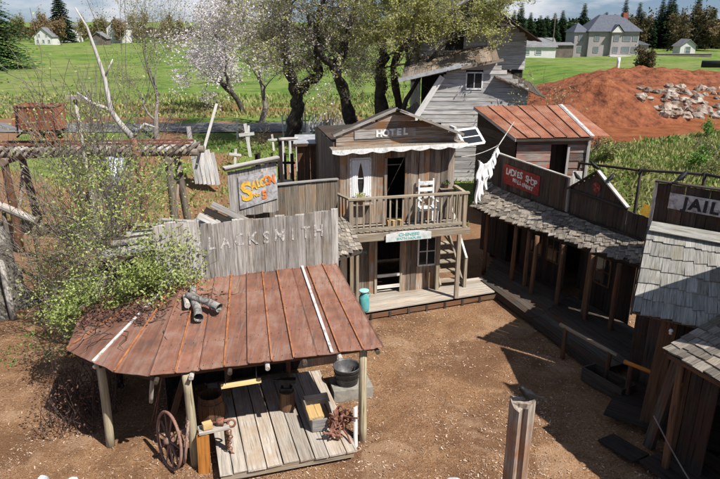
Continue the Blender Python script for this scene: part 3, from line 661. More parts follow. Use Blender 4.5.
# wagon wheels leaning on the second post
def wheel(name, label, c, axis_, r, group, spokes=10):
    t = thing(name, label, 'wagon wheel', (c[0], c[1], 0), group)
    M = frame(V(axis_), (0, 0, 1)); M.translation = V(c)
    b = MB(); b.torus(r, 0.03, 32, 6, M); b.build('rim', W_rustw, t, True)
    b = MB(); b.lathe([(0.001, -0.10), (0.05, -0.10), (0.075, -0.04), (0.075, 0.04), (0.05, 0.10), (0.001, 0.10)], 10); b.build('hub', W_rustw, t, True, M)
    for k in range(spokes):
        a = 2 * math.pi * (k + 0.3) / spokes; d = V((math.cos(a), math.sin(a), 0))
        pole('spoke', t, M @ (d * 0.06), M @ (d * (r - 0.02)), 0.018, 0.014, W_rustw)
    return t
W_rustw = wood('rusty_wheel_wood', (0.10, 0.055, 0.045), (0.33, 0.22, 0.18), (0.30, 0.14, 0.10), 0.6, 0.25)
wheel('wagon_wheel', 'rust brown wagon wheel in front, turned toward the viewer left of the second post', (-3.62, 9.86, 0.56), (-0.75, -0.62, 0.14), 0.54, 'wagon wheels leaning at the second roof post')
wheel('wagon_wheel', 'dark wagon wheel behind, nearly edge on between front wheel and post', (-3.35, 10.12, 0.57), (-0.93, -0.22, 0.16), 0.56, 'wagon wheels leaning at the second roof post')

# bench of rusty bits with an orange end board, right of the second post
sb = thing('tool_bench', 'low tool bench with orange brown end board right of the second roof post', 'bench', (-2.9, 9.75, 0))
b = MB()
beam('end_board', sb, (-2.93, 9.62, 0.0), (-2.93, 9.72, 0.78), 0.22, 0.05, W_orange, (0, -1, 0.1))
beam('bench_top', sb, (-3.02, 9.78, 0.83), (-2.5, 9.98, 0.83), 0.26, 0.04, W_drift, up)
beam('leg', sb, (-2.55, 9.98, 0), (-2.55, 9.98, 0.8), 0.08, 0.06, W_brown)
blk = thing('wood_block', 'small yellow sawn wood block lying on the low tool bench', 'wood block', (-2.86, 9.84, 0.86))
beam('block', blk, (-2.93, 9.78, 0.93), (-2.78, 9.86, 0.93), 0.12, 0.12, W_yellow, up)
rt = thing('rusty_tool', 'rusty iron vice with bar lying on the right end of the tool bench', 'vice', (-2.62, 9.93, 0.86))
b = MB(); b.box((-2.64, 9.93, 0.93), (0.13, 0.10, 0.13)); b.tube([(-2.80, 9.88, 0.94), (-2.45, 9.99, 0.94)], 0.022, 8); b.build('vice_body', M_rust, rt, True)
b = MB(); b.torus(0.07, 0.022, 14, 6, Matrix.Translation((-2.44, 9.98, 0.86)) @ Euler((1.3, 0.3, 0)).to_matrix().to_4x4()); b.build('iron_ring', M_rust, rt, True)
rc = thing('hanging_chain', 'rusty chain hanging from the right end of the tool bench', 'chain', (-2.45, 9.88, 0.2))
for k in range(9):
    b = MB(); b.torus(0.035, 0.012, 10, 5, Matrix.Translation((-2.46 + 0.02 * math.sin(k), 9.86, 0.78 - k * 0.065)) @ Euler((1.57, 0, 1.57 * (k % 2))).to_matrix().to_4x4()); b.build('chain_link', M_rust, rc, True)

# rusty heap of iron parts at the right of the floor
hp = thing('scrap_iron_heap', 'heap of rusty iron gears, rings and bars beside the right roof post', 'scrap heap', (-0.32, 10.5, 0.24))
for k in range(34):
    x = -0.36 + (R.random() - .5) * 0.42; y = 10.55 + (R.random() - .5) * 0.75; z = 0.30 + R.random() * 0.42 * (1 - abs(y - 10.55))
    E_ = Euler((R.random() * 3, R.random() * 3, R.random() * 3)).to_matrix().to_4x4(); M = Matrix.Translation((x, y, z)) @ E_; b = MB(); q = k % 4
    if q == 0: b.torus(0.06 + R.random() * 0.05, 0.018, 12, 5, M); nm = 'iron_ring'
    elif q == 1: b.tube([M @ V((0, 0, -0.2)), M @ V((0.02, 0.01, 0)), M @ V((0, 0, 0.2))], 0.02, 6); nm = 'iron_bar'
    elif q == 2:
        b.torus(0.075, 0.016, 12, 5, M)
        for t_ in range(12):
            a = 2 * math.pi * t_ / 12; b.box(M @ V((0.1 * math.cos(a), 0.1 * math.sin(a), 0)), (0.025, 0.025, 0.03), M.to_3x3())
        b.tube([M @ V((-0.07, 0, 0)), M @ V((0.07, 0, 0))], 0.012, 5); nm = 'gear'
    else: b.box(M @ V((0, 0, 0)), (0.10, 0.05 + R.random() * 0.06, 0.04), M.to_3x3()); b.tube([M @ V((0, 0, 0)), M @ V((0.12, 0.03, 0.02))], 0.015, 6); nm = 'casting'
    b.build(nm, M_rust, hp)
bw = thing('pale_board', 'narrow pale painted board standing upright against the right roof post', 'board', (-0.08, 10.35, 0.1))
beam('board', bw, (-0.08, 10.32, 0.05), (-0.09, 10.52, 0.85), 0.11, 0.03, W_white, (0.9, -0.5, 0))
cr_ = thing('wooden_box', 'open wooden box frame with pale sawn block on the shop floor', 'box', (-0.95, 10.9, 0.27))
for p, q in (((-1.22, 11.35, 0.42), (-0.95, 10.5, 0.42)), ((-0.72, 11.5, 0.42), (-0.52, 10.62, 0.42)), ((-0.95, 10.5, 0.42), (-0.66, 10.58, 0.42)), ((-1.22, 11.35, 0.42), (-0.72, 11.5, 0.42))):
    d = (V(q) - V(p)).normalized(); beam('box_side', cr_, p, q, 0.26, 0.03, W_silver, (d.y, -d.x, 0))
beam('box_lid', cr_, (-0.86, 10.56, 0.57), (-0.98, 10.98, 0.57), 0.30, 0.05, W_yellow, up)
# washtub on a block
bk = thing('stone_block', 'pale stone slab behind the right roof post under the washtub', 'stone slab', (0.0, 12.2, 0))
b = MB(); b.box((-0.22, 12.35, 0.14), (0.9, 0.65, 0.28), Euler((0, 0, 0.25)).to_matrix()); b.build('slab', M_concrete, bk)
tbk = thing('washtub', 'grey galvanised washtub on the pale slab behind the right roof post', 'washtub', (-0.12, 12.2, 0.34))
b = MB(); b.lathe([(0.001, 0.02), (0.25, 0.02), (0.25, 0.0), (0.30, 0.40), (0.32, 0.42), (0.30, 0.43), (0.285, 0.40), (0.24, 0.04), (0.001, 0.04)], 28, (-0.30, 12.35, 0.285)); b.build('tub', noisy('dull_zinc', [(0.3, (0.06, 0.06, 0.062)), (0.7, (0.15, 0.15, 0.155))], 8, rough=0.5, metal=0.3), tbk, True)
for z in (0.16, 0.30):
    b = MB(); b.torus(0.275 + z * 0.06, 0.008, 26, 4, Matrix.Translation((-0.30, 12.35, 0.285 + z))); b.build('hoop', M_blacki, tbk, True)
# driftwood logs on the roof
dl = thing('driftwood_log', 'hollow bleached log piece lying across the rusty roof, left one of the pair', 'log', (-3.4, 12.0, 2.5), 'bleached logs on the rusty roof')
dr = thing('driftwood_log', 'hollow bleached log piece pointing right over the other log on rusty roof', 'log', (-3.2, 11.8, 2.5), 'bleached logs on the rusty roof')
def hollow(parent, pts, r0, r1):
    b = MB(); rs = [r0 + (r1 - r0) * i / (len(pts) - 1) * (1 + 0.1 * math.sin(i * 3)) for i in range(len(pts))]
    b.tube(pts, rs, 12, cap=False); e = V(pts[-1]); d = (e - V(pts[-2])).normalized()
    b.tube([e, e - d * 0.25], [rs[-1], rs[-1] * 0.6], 12, cap=False); b.tube([e - d * 0.25, e - d * 0.252], [rs[-1] * 0.6, 0.01], 12, cap=False)
    b.tube([V(pts[0]), V(pts[0]) + V((0, 0.01, 0))], [rs[0], 0.01], 12, cap=False)
    b.build('log', W_driftx, parent, True)
W_driftx = noisy('bleached_log', [(0.35, (0.05, 0.045, 0.04)), (0.5, (0.21, 0.20, 0.185)), (0.68, (0.42, 0.40, 0.375))], 6.0, bs=0.7, bd=0.02, distort=1.5)
hollow(dl, [(-3.62, 12.35, 2.63), (-3.52, 11.95, 2.60), (-3.34, 11.55, 2.52), (-3.22, 11.18, 2.48)], 0.065, 0.095)
hollow(dr, [(-3.62, 11.9, 2.66), (-3.42, 11.75, 2.66), (-3.12, 11.62, 2.62), (-2.86, 11.46, 2.56)], 0.055, 0.095)
pole('branch_stub', dl, (-3.75, 12.1, 2.56), (-3.55, 11.6, 2.56), 0.04, 0.06, W_drift)

# ------------------------------------------------------------------ hotel
HO = V((-0.25, 16.35, 0)); HU = V((0.974, 0.225, 0)).normalized(); HN = V((-0.225, 0.974, 0)).normalized(); HF = -HN
def H(a, b_, z=0.0): return HO + HU * a + HN * b_ + V((0, 0, z))
ho = thing('hotel', 'two storey weathered plank hotel with balcony and small gabled front', 'building', H(1.6, 1.5))
wall(ho, H(0.0, 0.85), HU, 2.95, 0.2, 2.35, HF, W_hotel, 0.19, 0.025, [(0.93, 1.72, 0, 2.0), (2.22, 2.86, 1.02, 1.98)])
wall(ho, H(-0.32, 0.85), HU, 3.62, 2.5, 4.95, HF, W_hotel, 0.19, 0.025, [(0.52, 1.05, 3.32, 4.42), (1.50, 2.10, 0, 4.42)])
# side and back walls
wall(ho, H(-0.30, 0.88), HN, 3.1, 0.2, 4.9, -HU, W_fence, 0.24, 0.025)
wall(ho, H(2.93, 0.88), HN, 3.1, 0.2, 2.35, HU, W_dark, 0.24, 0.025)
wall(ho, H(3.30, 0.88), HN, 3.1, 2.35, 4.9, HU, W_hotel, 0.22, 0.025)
slab('upper_floor', ho, [H(-.28, .87, 2.36), H(3.28, .87, 2.36), H(3.28, 3.9, 2.36), H(-.28, 3.9, 2.36)], (0, 0, 0.09), W_dark)
slab('back_wall', ho, [H(-.28, 3.95, 0.1), H(3.28, 3.95, 0.1), H(3.28, 3.95, 4.9), H(-.28, 3.95, 4.9)], HN * 0.06, W_dark)
# pediment
def pz(a): return 5.12 + 0.60 * (1 - abs(a - 1.48) / (1.74 if a > 1.48 else 1.72))
pd0 = H(-0.24, 0.80)
hwall(ho, pd0, HU, 3.5, 4.78, 5.72, HF, W_hotel, 0.17, 0.03, span=lambda z: (0.0, 3.48) if z < 5.1 else (1.72 - 1.72 * (1 - (z - 5.12) / .62), 1.72 + 1.74 * (1 - (z - 5.12) / .62)))
for (a0, a1, z0, z1, cb_, wb_, rk) in ((-0.32, 1.5, 5.10, 5.79, .93, .36, .73), (3.34, 1.46, 5.06, 5.79, .78, .86, .36)):
    beam('roof_board', ho, H(a0, cb_, z0 + .03), H(a1, cb_, z1 + .02), wb_, 0.025, W_dark, V((0, 0, 1)))
    beam('rake_board', ho, H(a0, rk, z0 + .02), H(a1, rk, z1 + .02), 0.03, 0.07, W_silver, up)
for k in range(4): beam('body_roof_board', ho, H(-0.3, 1.35 + k * .7, 4.93), H(3.3, 1.35 + k * .7, 4.95), .69, .03, W_dark, up)
beam('name_board', ho, H(0.28, 0.765, 5.12), H(2.05, 0.765, 5.16), 0.24, 0.02, W_silver, HF)
for i, ch in enumerate('HOTEL'): text(ho, ch, H(0.98 + i * 0.19, 0.745, 5.135 + 0.008 * i), HU, up, 0.25, M_wpaint, 0.004, 'letter', 0.014)
# scalloped valance and little pent roof over the balcony
slab('pent_roof', ho, [H(-.42, .38, 4.76), H(3.45, .38, 4.82), H(3.45, .86, 4.84), H(-.42, .86, 4.78)], (0, 0, 0.025), W_fence)
b = MB(); pts = []; n_ = 66
for i in range(n_ + 1):
    a = -0.43 + 3.9 * i / n_; zt = 4.79 + 0.06 * i / n_; pts.append((a, zt, zt - 0.085 - 0.055 * abs(math.sin(math.pi * i * 7 / n_))))
for i in range(n_):
    (a0, t0, b0), (a1, t1, b1) = pts[i], pts[i + 1]; b.prism([H(a0, .35, t0), H(a1, .35, t1), H(a1, .35, b1), H(a0, .35, b0)], HF * -0.02)
b.build('valance', M_wpaint, ho)
# balcony
BW, BD = 3.34, 0.85
for k in range(4): beam('balcony_board', ho, H(-.05, 0.06 + k * 0.21, 2.47), H(BW + .1, 0.06 + k * 0.21, 2.47), 0.2, 0.035, W_deck, up)
beam('balcony_beam', ho, H(-0.05, -0.03, 2.36), H(BW + .18, -0.03, 2.36), 0.05, 0.20, W_rail, up)
beam('balcony_beam', ho, H(-0.05, 0, 2.36), H(-0.28, BD, 2.36), 0.05, 0.18, W_rail, up)
beam('balcony_beam', ho, H(BW, 0.0, 2.36), H(BW, BD, 2.36), 0.05, 0.18, W_rail, up)
for k in range(6): beam('joist', ho, H(0.3 + k * 0.55, 0.02, 2.39), H(0.3 + k * 0.55, 0.82, 2.39), 0.05, 0.1, W_dark, up)
RT = 3.50
for (a, b_) in ((0.0, 0.0), (BW, 0.0), (-0.27, BD - 0.05)): beam('rail_post', ho, H(a, b_, 2.48), H(a, b_, RT + .02), 0.11, 0.10, W_rail, HF)
beam('hand_rail', ho, H(-.08, -0.01, RT), H(BW + .1, -0.01, RT), 0.12, 0.05, W_rail, up)
beam('hand_rail', ho, H(0, 0.0, RT - .01), H(-0.28, BD, RT - .01), 0.10, 0.05, W_rail, up)
beam('hand_rail', ho, H(BW, 0.0, RT - .01), H(BW, BD, RT - .01), 0.10, 0.05, W_rail, up)
beam('bottom_rail', ho, H(0, -0.01, 2.60), H(BW, -0.01, 2.60), 0.05, 0.09, W_rail, up)
nbal = 17
for k in range(nbal):
    a = 0.17 + (BW - 0.32) * k / (nbal - 1); beam('baluster', ho, H(a, -0.01, 2.52), H(a, -0.01, RT - .02), 0.045, 0.035, W_rail, HF)
for k in range(5):
    f = (k + .6) / 5; a = -0.28 * f; beam('baluster', ho, H(a, BD * f, 2.5), H(a, BD * f, RT - .02), 0.13, 0.02, W_rail, -HU)
for k in range(4): beam('baluster', ho, H(BW, BD * (k + .7) / 5, 2.5), H(BW, BD * (k + .7) / 5, RT - .02), 0.04, 0.03, W_rail, HU)
# posts below
for (a, b_) in ((0.02, 0.03), (3.22, 0.0), (2.86, 0.72)): beam('porch_post', ho, H(a, b_, 0.24), H(a, b_, 2.28), 0.11, 0.11, W_rail, HF)
pole('brace', ho, H(2.86, 0.70, 2.2), H(3.18, 0.05, 1.75), 0.025, 0.025, W_rail)
# porch deck: boards fan slightly
for k in range(6):
    f = (k + .5) / 6
    p = lerp(H(-0.28, -0.42, 0.22), H(-0.30, 0.92, 0.22), f); q = lerp(H(4.98, 0.22, 0.22), H(4.98, 1.35, 0.22), f)
    beam('porch_board', ho, p + V((R.random() * .06, 0, R.random() * .008)), q - V((R.random() * .06, 0, 0)), 0.205, 0.035, W_deck, up, 0.03)
beam('porch_edge', ho, H(-0.28, -0.50, 0.12), H(4.98, 0.12, 0.12), 0.03, 0.13, W_brown, up)
for k in range(9): f = (k + .3) / 9; p = lerp(H(-0.28, -0.52, 0), H(4.98, 0.10, 0), f); beam('porch_block', ho, p + up * -0.05, p + up * 0.2, 0.06, 0.04, W_dark, HF)
# upper window with curtains
wi = put(bpy.data.objects.new('window', MB().mesh('window', M_wpaint)), ho, Matrix.Translation(H(.45, .82, 3.85)))
wa0, wa1, wz0, wz1 = 0.18, 0.75, 3.30, 4.44
def window(parent, Hf, a0, a1, z0, z1, b_, cols, rows, mat, fw=0.05, gl=M_glass, N_=None, U_=None):
    """frame ring + muntins + pane on the plane b_ of the frame Hf"""
    c = Hf((a0 + a1) / 2, b_, (z0 + z1) / 2); fb = MB(); nn = N_ or HF
    for (p, q) in (((a0, z0), (a1, z0)), ((a0, z1), (a1, z1)), ((a0, z0), (a0, z1)), ((a1, z0), (a1, z1))): fb.bar(Hf(p[0], b_, p[1]), Hf(q[0], b_, q[1]), fw, 0.045, nn)
    for i in range(1, cols): x = a0 + (a1 - a0) * i / cols; fb.bar(Hf(x, b_, z0), Hf(x, b_, z1), fw * .5, 0.035, nn)
    for i in range(1, rows): z = z0 + (z1 - z0) * i / rows; fb.bar(Hf(a0, b_, z), Hf(a1, b_, z), fw * .5, 0.033, nn)
    w = fb.build('window', mat, parent)
    gb = MB(); gb.prism([Hf(a0, b_ + .012, z0), Hf(a1, b_ + .012, z0), Hf(a1, b_ + .012, z1), Hf(a0, b_ + .012, z1)], nn * -0.006); gb.build('pane', gl, w)
    return w
bpy.data.objects.remove(wi)
window(ho, H, wa0, wa1, wz0, wz1, 0.84, 1, 2, M_wpaint, 0.05)
for sgn in (0, 1):
    b = MB(); n1, n2 = 12, 8; vs = []
    for j in range(n2 + 1):
        g = j / n2; z = wz1 - .03 - (wz1 - wz0 - 0.08) * g; inner = 0.26 - 0.10 * math.sin(g * 2.6)
        for i in range(n1 + 1):
            f = i / n1; a = wa0 + .03 + f * inner * 1.05 if sgn == 0 else wa1 - .03 - f * inner * 1.05
            vs.append(H(a, 0.805 + 0.014 * math.sin(f * 20), z))
    b.add(vs, [(j * (n1 + 1) + i, j * (n1 + 1) + i + 1, (j + 1) * (n1 + 1) + i + 1, (j + 1) * (n1 + 1) + i) for j in range(n2) for i in range(n1)])
    tag(b.build('curtain', M_white, None, True), 'white tied back curtain in the upper hotel window, %s half' % ('left' if sgn == 0 else 'right'), 'curtain', 'curtains in the hotel window')
window(ho, H, 2.26, 2.82, 1.05, 1.95, 0.815, 2, 2, M_wpaint, 0.05)
for (a, z0, z1) in ((0.93, 0.24, 2.0), (1.72, 0.24, 2.0)): beam('door_frame', ho, H(a, .81, z0), H(a, .81, z1), 0.08, 0.04, W_rail, HF)
beam('door_frame', ho, H(1.20, .81, 2.5), H(1.20, .81, 4.43), 0.08, 0.04, W_hotel, HF)
beam('door_frame', ho, H(1.80, .81, 2.5), H(1.80, .81, 4.43), 0.06, 0.04, W_hotel, HF)
for z in (0.45, 0.82): beam('door_bar', ho, H(0.97, 0.80, z), H(1.68, 0.80, z + .02), 0.10, 0.03, W_white, HF)
text(ho, 'BATH', H(0.46, 0.80, 1.62), HU, up, 0.15, M_tealp, 0.002, 'lettering')
# small things on the hotel
sg = thing('hotel_sign', 'pale board sign with teal lettering hung on the balcony beam of the hotel', 'sign', H(1.65, -0.1, 2.36))
b = MB(); pl = []
for i in range(13): a = 0.98 + 1.34 * i / 12; pl.append(H(a, -0.085, 2.44 + 0.07 * math.sin(math.pi * i / 12)))
b.prism([H(0.98, -0.085, 2.22), H(2.32, -0.085, 2.24)] + pl[::-1], HF * 0.025); b.build('sign_board', M_signw, sg)
text(sg, 'CHINESE', H(1.66, -0.115, 2.415), HU, up, 0.125, M_tealp, 0.003, 'lettering', 0.002, 1.25)
text(sg, 'BATH HOUSE', H(1.66, -0.115, 2.30), HU, up, 0.10, M_tealp, 0.003, 'lettering', 0.002, 1.2)
for a in (1.1, 2.2): pole('hanger', sg, H(a, -0.08, 2.44), H(a, -0.06, 2.55), 0.008, 0.008, M_blacki)
can = thing('milk_can', 'turquoise metal milk can standing at the left end of the hotel porch', 'milk can', H(0.32, -0.22, 0.24))
cp = H(0.32, -0.22, 0.245)
b = MB(); b.lathe([(0.001, 0), (0.15, 0), (0.155, 0.02), (0.155, 0.38), (0.145, 0.42), (0.10, 0.50), (0.10, 0.56), (0.001, 0.56)], 24, cp); b.build('can_body', M_teal, can, True)
b = MB(); b.lathe([(0.001, 0.56), (0.105, 0.56), (0.145, 0.60), (0.145, 0.625), (0.12, 0.63), (0.05, 0.645), (0.001, 0.645)], 24, cp); b.build('lid', noisy('pale_teal_enamel', [(0.3, (0.22, 0.5, 0.5)), (0.7, (0.35, 0.62, 0.6))], 7), can, True)
for s_ in (-1, 1):
    b = MB(); c = cp + HU * s_ * 0.13 + up * 0.46; b.tube([c + up * -.06, c + HU * s_ * .05 + up * -.03, c + HU * s_ * .05 + up * .05, c + HU * s_ * -.01 + up * .07], 0.01, 6); b.build('handle', M_teal, can, True)
# white chair on balcony
ch = thing('white_chair', 'white painted slat back chair standing on the hotel balcony', 'chair', H(2.4, 0.45, 2.5))
for a, b_, zt in ((2.18, 0.28, 2.95), (2.62, 0.28, 2.95), (2.18, 0.68, 3.78), (2.62, 0.68, 3.78)): beam('leg', ch, H(a, b_, 2.49), H(a, b_ + (0.05 if zt > 3 else 0), zt), 0.045, 0.045, M_wpaint, HF)
b = MB(); b.prism([H(2.15, .25, 2.95), H(2.65, .25, 2.95), H(2.65, .7, 2.95), H(2.15, .7, 2.95)], (0, 0, .03)); b.build('seat', M_wpaint, ch)
for k in range(3): beam('back_slat', ch, H(2.17, .71, 3.28 + k * .19), H(2.63, .71, 3.28 + k * .19), 0.11, 0.02, M_wpaint, HF)
for s_ in (2.18, 2.62): beam('arm_rest', ch, H(s_, 0.24, 3.2), H(s_, 0.7, 3.2), 0.06, 0.025, M_wpaint, up); beam('arm_support', ch, H(s_, 0.28, 2.95), H(s_, 0.28, 3.2), 0.04, 0.03, M_wpaint, HF)
# crate on balcony
bx = thing('balcony_crate', 'small pale box on the balcony floor behind the rail near the doorway', 'box', H(1.35, 0.35, 2.5))
beam('box_side', bx, H(1.15, 0.3, 2.60), H(1.6, 0.25, 2.60), 0.2, 0.02, W_yellow, HF); beam('box_lid', bx, H(1.15, 0.42, 2.71), H(1.6, 0.37, 2.71), 0.26, 0.02, W_yellow, up); beam('box_side', bx, H(1.15, 0.53, 2.60), H(1.6, 0.48, 2.60), 0.2, 0.02, W_yellow, HF)
def leafpot(name, label, c, r, h, leaf, n, sp_, seed, flower=None):
    t = thing(name, label, 'flower pot', c); rr = random.Random(seed)
    b = MB(); b.lathe([(0.001, 0), (r * .75, 0), (r, h), (r * 1.08, h), (r * 1.08, h + .02), (r * .9, h + .02), (r * .88, h - .03), (0.001, h - .03)], 16, c); b.build('pot', M_pot, t, True)
    def cl(mat, nm, k_, s_):
        b = MB()
        for _ in range(k_):
            d = V((rr.gauss(0, 1), rr.gauss(0, 1), abs(rr.gauss(0, 1)))).normalized() * sp_ * (0.4 + .6 * rr.random()); p = V(c) + V((0, 0, h)) + d
            e = V((rr.gauss(0, 1), rr.gauss(0, 1), rr.gauss(0, 1))).normalized() * s_; f = e.cross(V((rr.gauss(0, 1), rr.gauss(0, 1), 1))).normalized() * s_ * .6
            k = len(b.v); b.v += [tuple(p - e), tuple(p + f), tuple(p + e), tuple(p - f)]; b.f.append((k, k + 1, k + 2, k + 3)); b.m.append(0)
        b.build(nm, mat, t)
    cl(leaf, 'foliage', n, 0.035)
    if flower: cl(flower, 'flowers', n // 2, 0.025)
# window box shelf
beam('window_shelf', ho, H(0.15, 0.70, 3.14), H(0.78, 0.70, 3.14), 0.22, 0.03, W_rail, up)
leafpot('flower_pot', 'clay pot with yellow green plant under the curtained hotel window', tuple(H(0.42, 0.68, 3.157)), 0.13, 0.16, L_spring, 90, 0.20, 4, L_bloss)
leafpot('flower_pot', 'small dark potted plant on the right end of the balcony rail', tuple(H(3.05, 0.80, 3.45)), 0.08, 0.12, L_fir2, 60, 0.13, 5)
beam('side_shelf', ho, H(2.85, 0.76, 3.44), H(3.25, 0.76, 3.44), 0.16, 0.02, W_rail, up)
# side stair, right of the porch
st = thing('side_stairs', 'wooden outside stair with pale hand rail at the right side of the hotel', 'stairs', H(3.3, 1.2, 0.24))
for k in range(9):
    z = 0.42 + k * 0.225; b_ = 0.95 + k * 0.24; beam('step', st, H(3.02, b_, z), H(3.72, b_, z), 0.26, 0.035, W_rail, up)
beam('stringer', st, H(3.0, 0.8, 0.3), H(3.0, 3.0, 2.3), 0.05, 0.2, W_rail, up); beam('stringer', st, H(3.74, 0.8, 0.3), H(3.74, 3.0, 2.3), 0.05, 0.2, W_rail, up)
beam('newel_post', st, H(3.78, 0.72, 0.24), H(3.78, 0.72, 1.25), 0.09, 0.09, W_rail, HF)
beam('hand_rail', st, H(3.78, 0.66, 1.22), H(3.78, 2.9, 3.1), 0.06, 0.05, W_white, up)
beam('newel_post', st, H(3.78, 2.1, 1.7), H(3.78, 2.1, 2.45), 0.07, 0.07, W_rail, HF)
# open window flap at the hotel's right
fl = thing('window_flap', 'white framed four light window propped open above the clothesline', 'window', H(3.62, 1.2, 4.8))
def HW(a, b_, z): return H(a, b_, z)
F0 = [H(3.35, 0.95, 5.10), H(3.95, 0.95, 5.16), H(4.10, 0.62, 4.78), H(3.50, 0.62, 4.72)]
b = MB(); nn = (F0[1] - F0[0]).cross(F0[3] - F0[0]).normalized()
for i in range(4): b.bar(F0[i], F0[(i + 1) % 4], 0.07, 0.035, nn)
b.bar(lerp(F0[0], F0[3], .5), lerp(F0[1], F0[2], .5), 0.03, 0.03, nn); fro = b.build('window_frame', M_wpaint, fl)
b = MB(); b.prism([p - nn * .003 for p in F0], nn * 0.006); b.build('pane', M_glass, fl)
slab('bracket', fl, [H(3.28, .95, 4.8), H(3.36, .95, 4.8), H(3.36, .95, 5.2), H(3.28, .95, 5.2)], HN * 0.4, W_white)

# ------------------------------------------------------------------ saloon behind the blacksmith
sl = thing('saloon', 'low brown plank saloon wall with grey capped top left of the hotel', 'building', (-1.8, 16.6, 0))
so_ = V((-3.35, 15.85, 0)); su = V((2.72, 0.95, 0)).normalized(); sn = V((su.y, -su.x, 0))
wall(sl, so_, su, 2.88, 0, 3.92, sn, W_fence, 0.185, 0.025, rag=0.02)
beam('cap_board', sl, so_ + up * 3.95 + su * 1.15, so_ + su * 2.9 + up * 3.97, 0.14, 0.03, W_silver, up)
beam('inner_rail', sl, so_ - sn * .04 + up * 3.2, so_ + su * 2.88 - sn * .04 + up * 3.2, 0.1, 0.05, W_dark, sn)
# angled sign front
s0 = V((-3.36, 15.36, 0)); s1 = V((-2.18, 15.93, 0)); sgu = (s1 - s0).normalized(); sgn_ = V((sgu.y, -sgu.x, 0)); slw = (s1 - s0).length
sgt = thing('saloon_sign', 'grey sign box lettered SALOON in yellow and orange above the plank wall', 'sign', s0 + up * 3.5)
wall(sgt, s0, sgu, slw, 3.30, lambda a: 4.48 + 0.10 * a, sgn_, W_silver, 0.22, 0.025)
SP = lambda a, z, o_=0.03: s0 + sgu * a + sgn_ * o_ + up * z
slab('sign_board', sgt, [SP(0.26, 3.48), SP(slw - 0.02, 3.66), SP(slw - 0.02, 4.46), SP(0.26, 4.34)], sgn_ * 0.02, M_signg)
beam('top_cap', sgt, SP(-0.08, 4.56, 0.0), SP(slw + 0.06, 4.72, 0.0), 0.26, 0.05, W_dark, V((0, 0, 1)))
beam('top_cap', sgt, SP(-0.08, 4.60, 0.0), SP(slw + 0.06, 4.76, 0.0), 0.22, 0.03, W_silver, V((0, 0, 1)))
upS = V((sgu.x * -0.0, 0, 1))
rs_ = (sgu + up * 0.10).normalized()
text(sgt, 'S', SP(0.46, 3.92, .06), rs_, up, 0.68, M_yel, 0.006, 'letter', 0.02)
for i, chh in enumerate('ALOON'):
    text(sgt, chh, SP(0.66 + i * 0.120, 4.07 + i * 0.028 + .02 * (i % 2), .06), rs_ + up * (.12 * math.sin(i * 2.3)), up + rs_ * .08 * math.sin(i * 3), 0.30 + .03 * math.sin(i * 5), M_yel if i < 3 else M_org, 0.006, 'letter', 0.012, 0.75)
text(sgt, 'No', SP(0.72, 3.82, .06), rs_, up, 0.14, M_yel, 0.006, 'letter', 0.005)
text(sgt, '5', SP(0.93, 3.80, .06), rs_, up, 0.30, M_org, 0.006, 'letter', 0.012)
# small roofs and rubble behind the facade
sr = thing('lean_to_roof', 'small black and grey plank roof piece slanting behind the blacksmith facade', 'roof', (-3.2, 14.6, 3.0))
for k in range(3):
    o_ = V((-0.14 * k, -0.16 * k, -0.10 * k)); beam('roof_plank', sr, V((-3.75, 15.1, 3.72)) + o_, V((-2.65, 14.75, 3.30)) + o_, 0.17, 0.03, W_black if k == 1 else W_silver, (-0.3, -0.7, 0.8))
for x, y in ((-3.7, 15.0), (-2.75, 14.7)): beam('support', sr, (x, y, 0), (x, y, 3.3), 0.08, 0.08, W_dark)
sh = thing('shed_roof', 'flat grey board roof between blacksmith facade and saloon, littered with planks', 'roof', (-4.3, 14.8, 2.0))
for k in range(9):
    p = V((-6.3 + R.random() * .2, 13.6 + k * 0.24, 2.75 + R.random() * .05)); q = V((-3.4 + R.random() * .15, 14.4 + k * 0.26, 2.95 + R.random() * .05)); beam('roof_board', sh, p, q, 0.25, 0.03, W_silver if k % 3 else W_dark, up)
for x, y in ((-6.1, 13.8), (-3.6, 14.6), (-6.0, 15.4), (-3.7, 16.2)): beam('support', sh, (x, y, 0), (x, y, 2.75), 0.1, 0.1, W_dark)
for k in range(7):
    p = V((-5.9 + R.random() * 2.2, 13.9 + R.random() * 1.8, 3.02 + 0.03 * k)); a = R.random() * 2 - .5
    o = thing('loose_plank', ['long grey plank lying loose, nearest on the shed roof left of SALOON sign', 'bleached plank lying askew among boards on the shed roof', 'short grey plank on the littered shed roof behind the shrub', 'pale plank end sticking out from the roof litter', 'dark cracked plank lying on the shed roof litter', 'thin grey batten topmost on the shed roof litter', 'wide silver plank lying flat at the far side of shed roof'][k], 'plank', p, 'loose planks on the shed roof')
    beam('plank', o, p, p + V((math.cos(a), math.sin(a), 0.03)) * (0.7 + R.random() * .9), 0.16, 0.03, W_barn if k % 3 == 0 else W_silver, up)
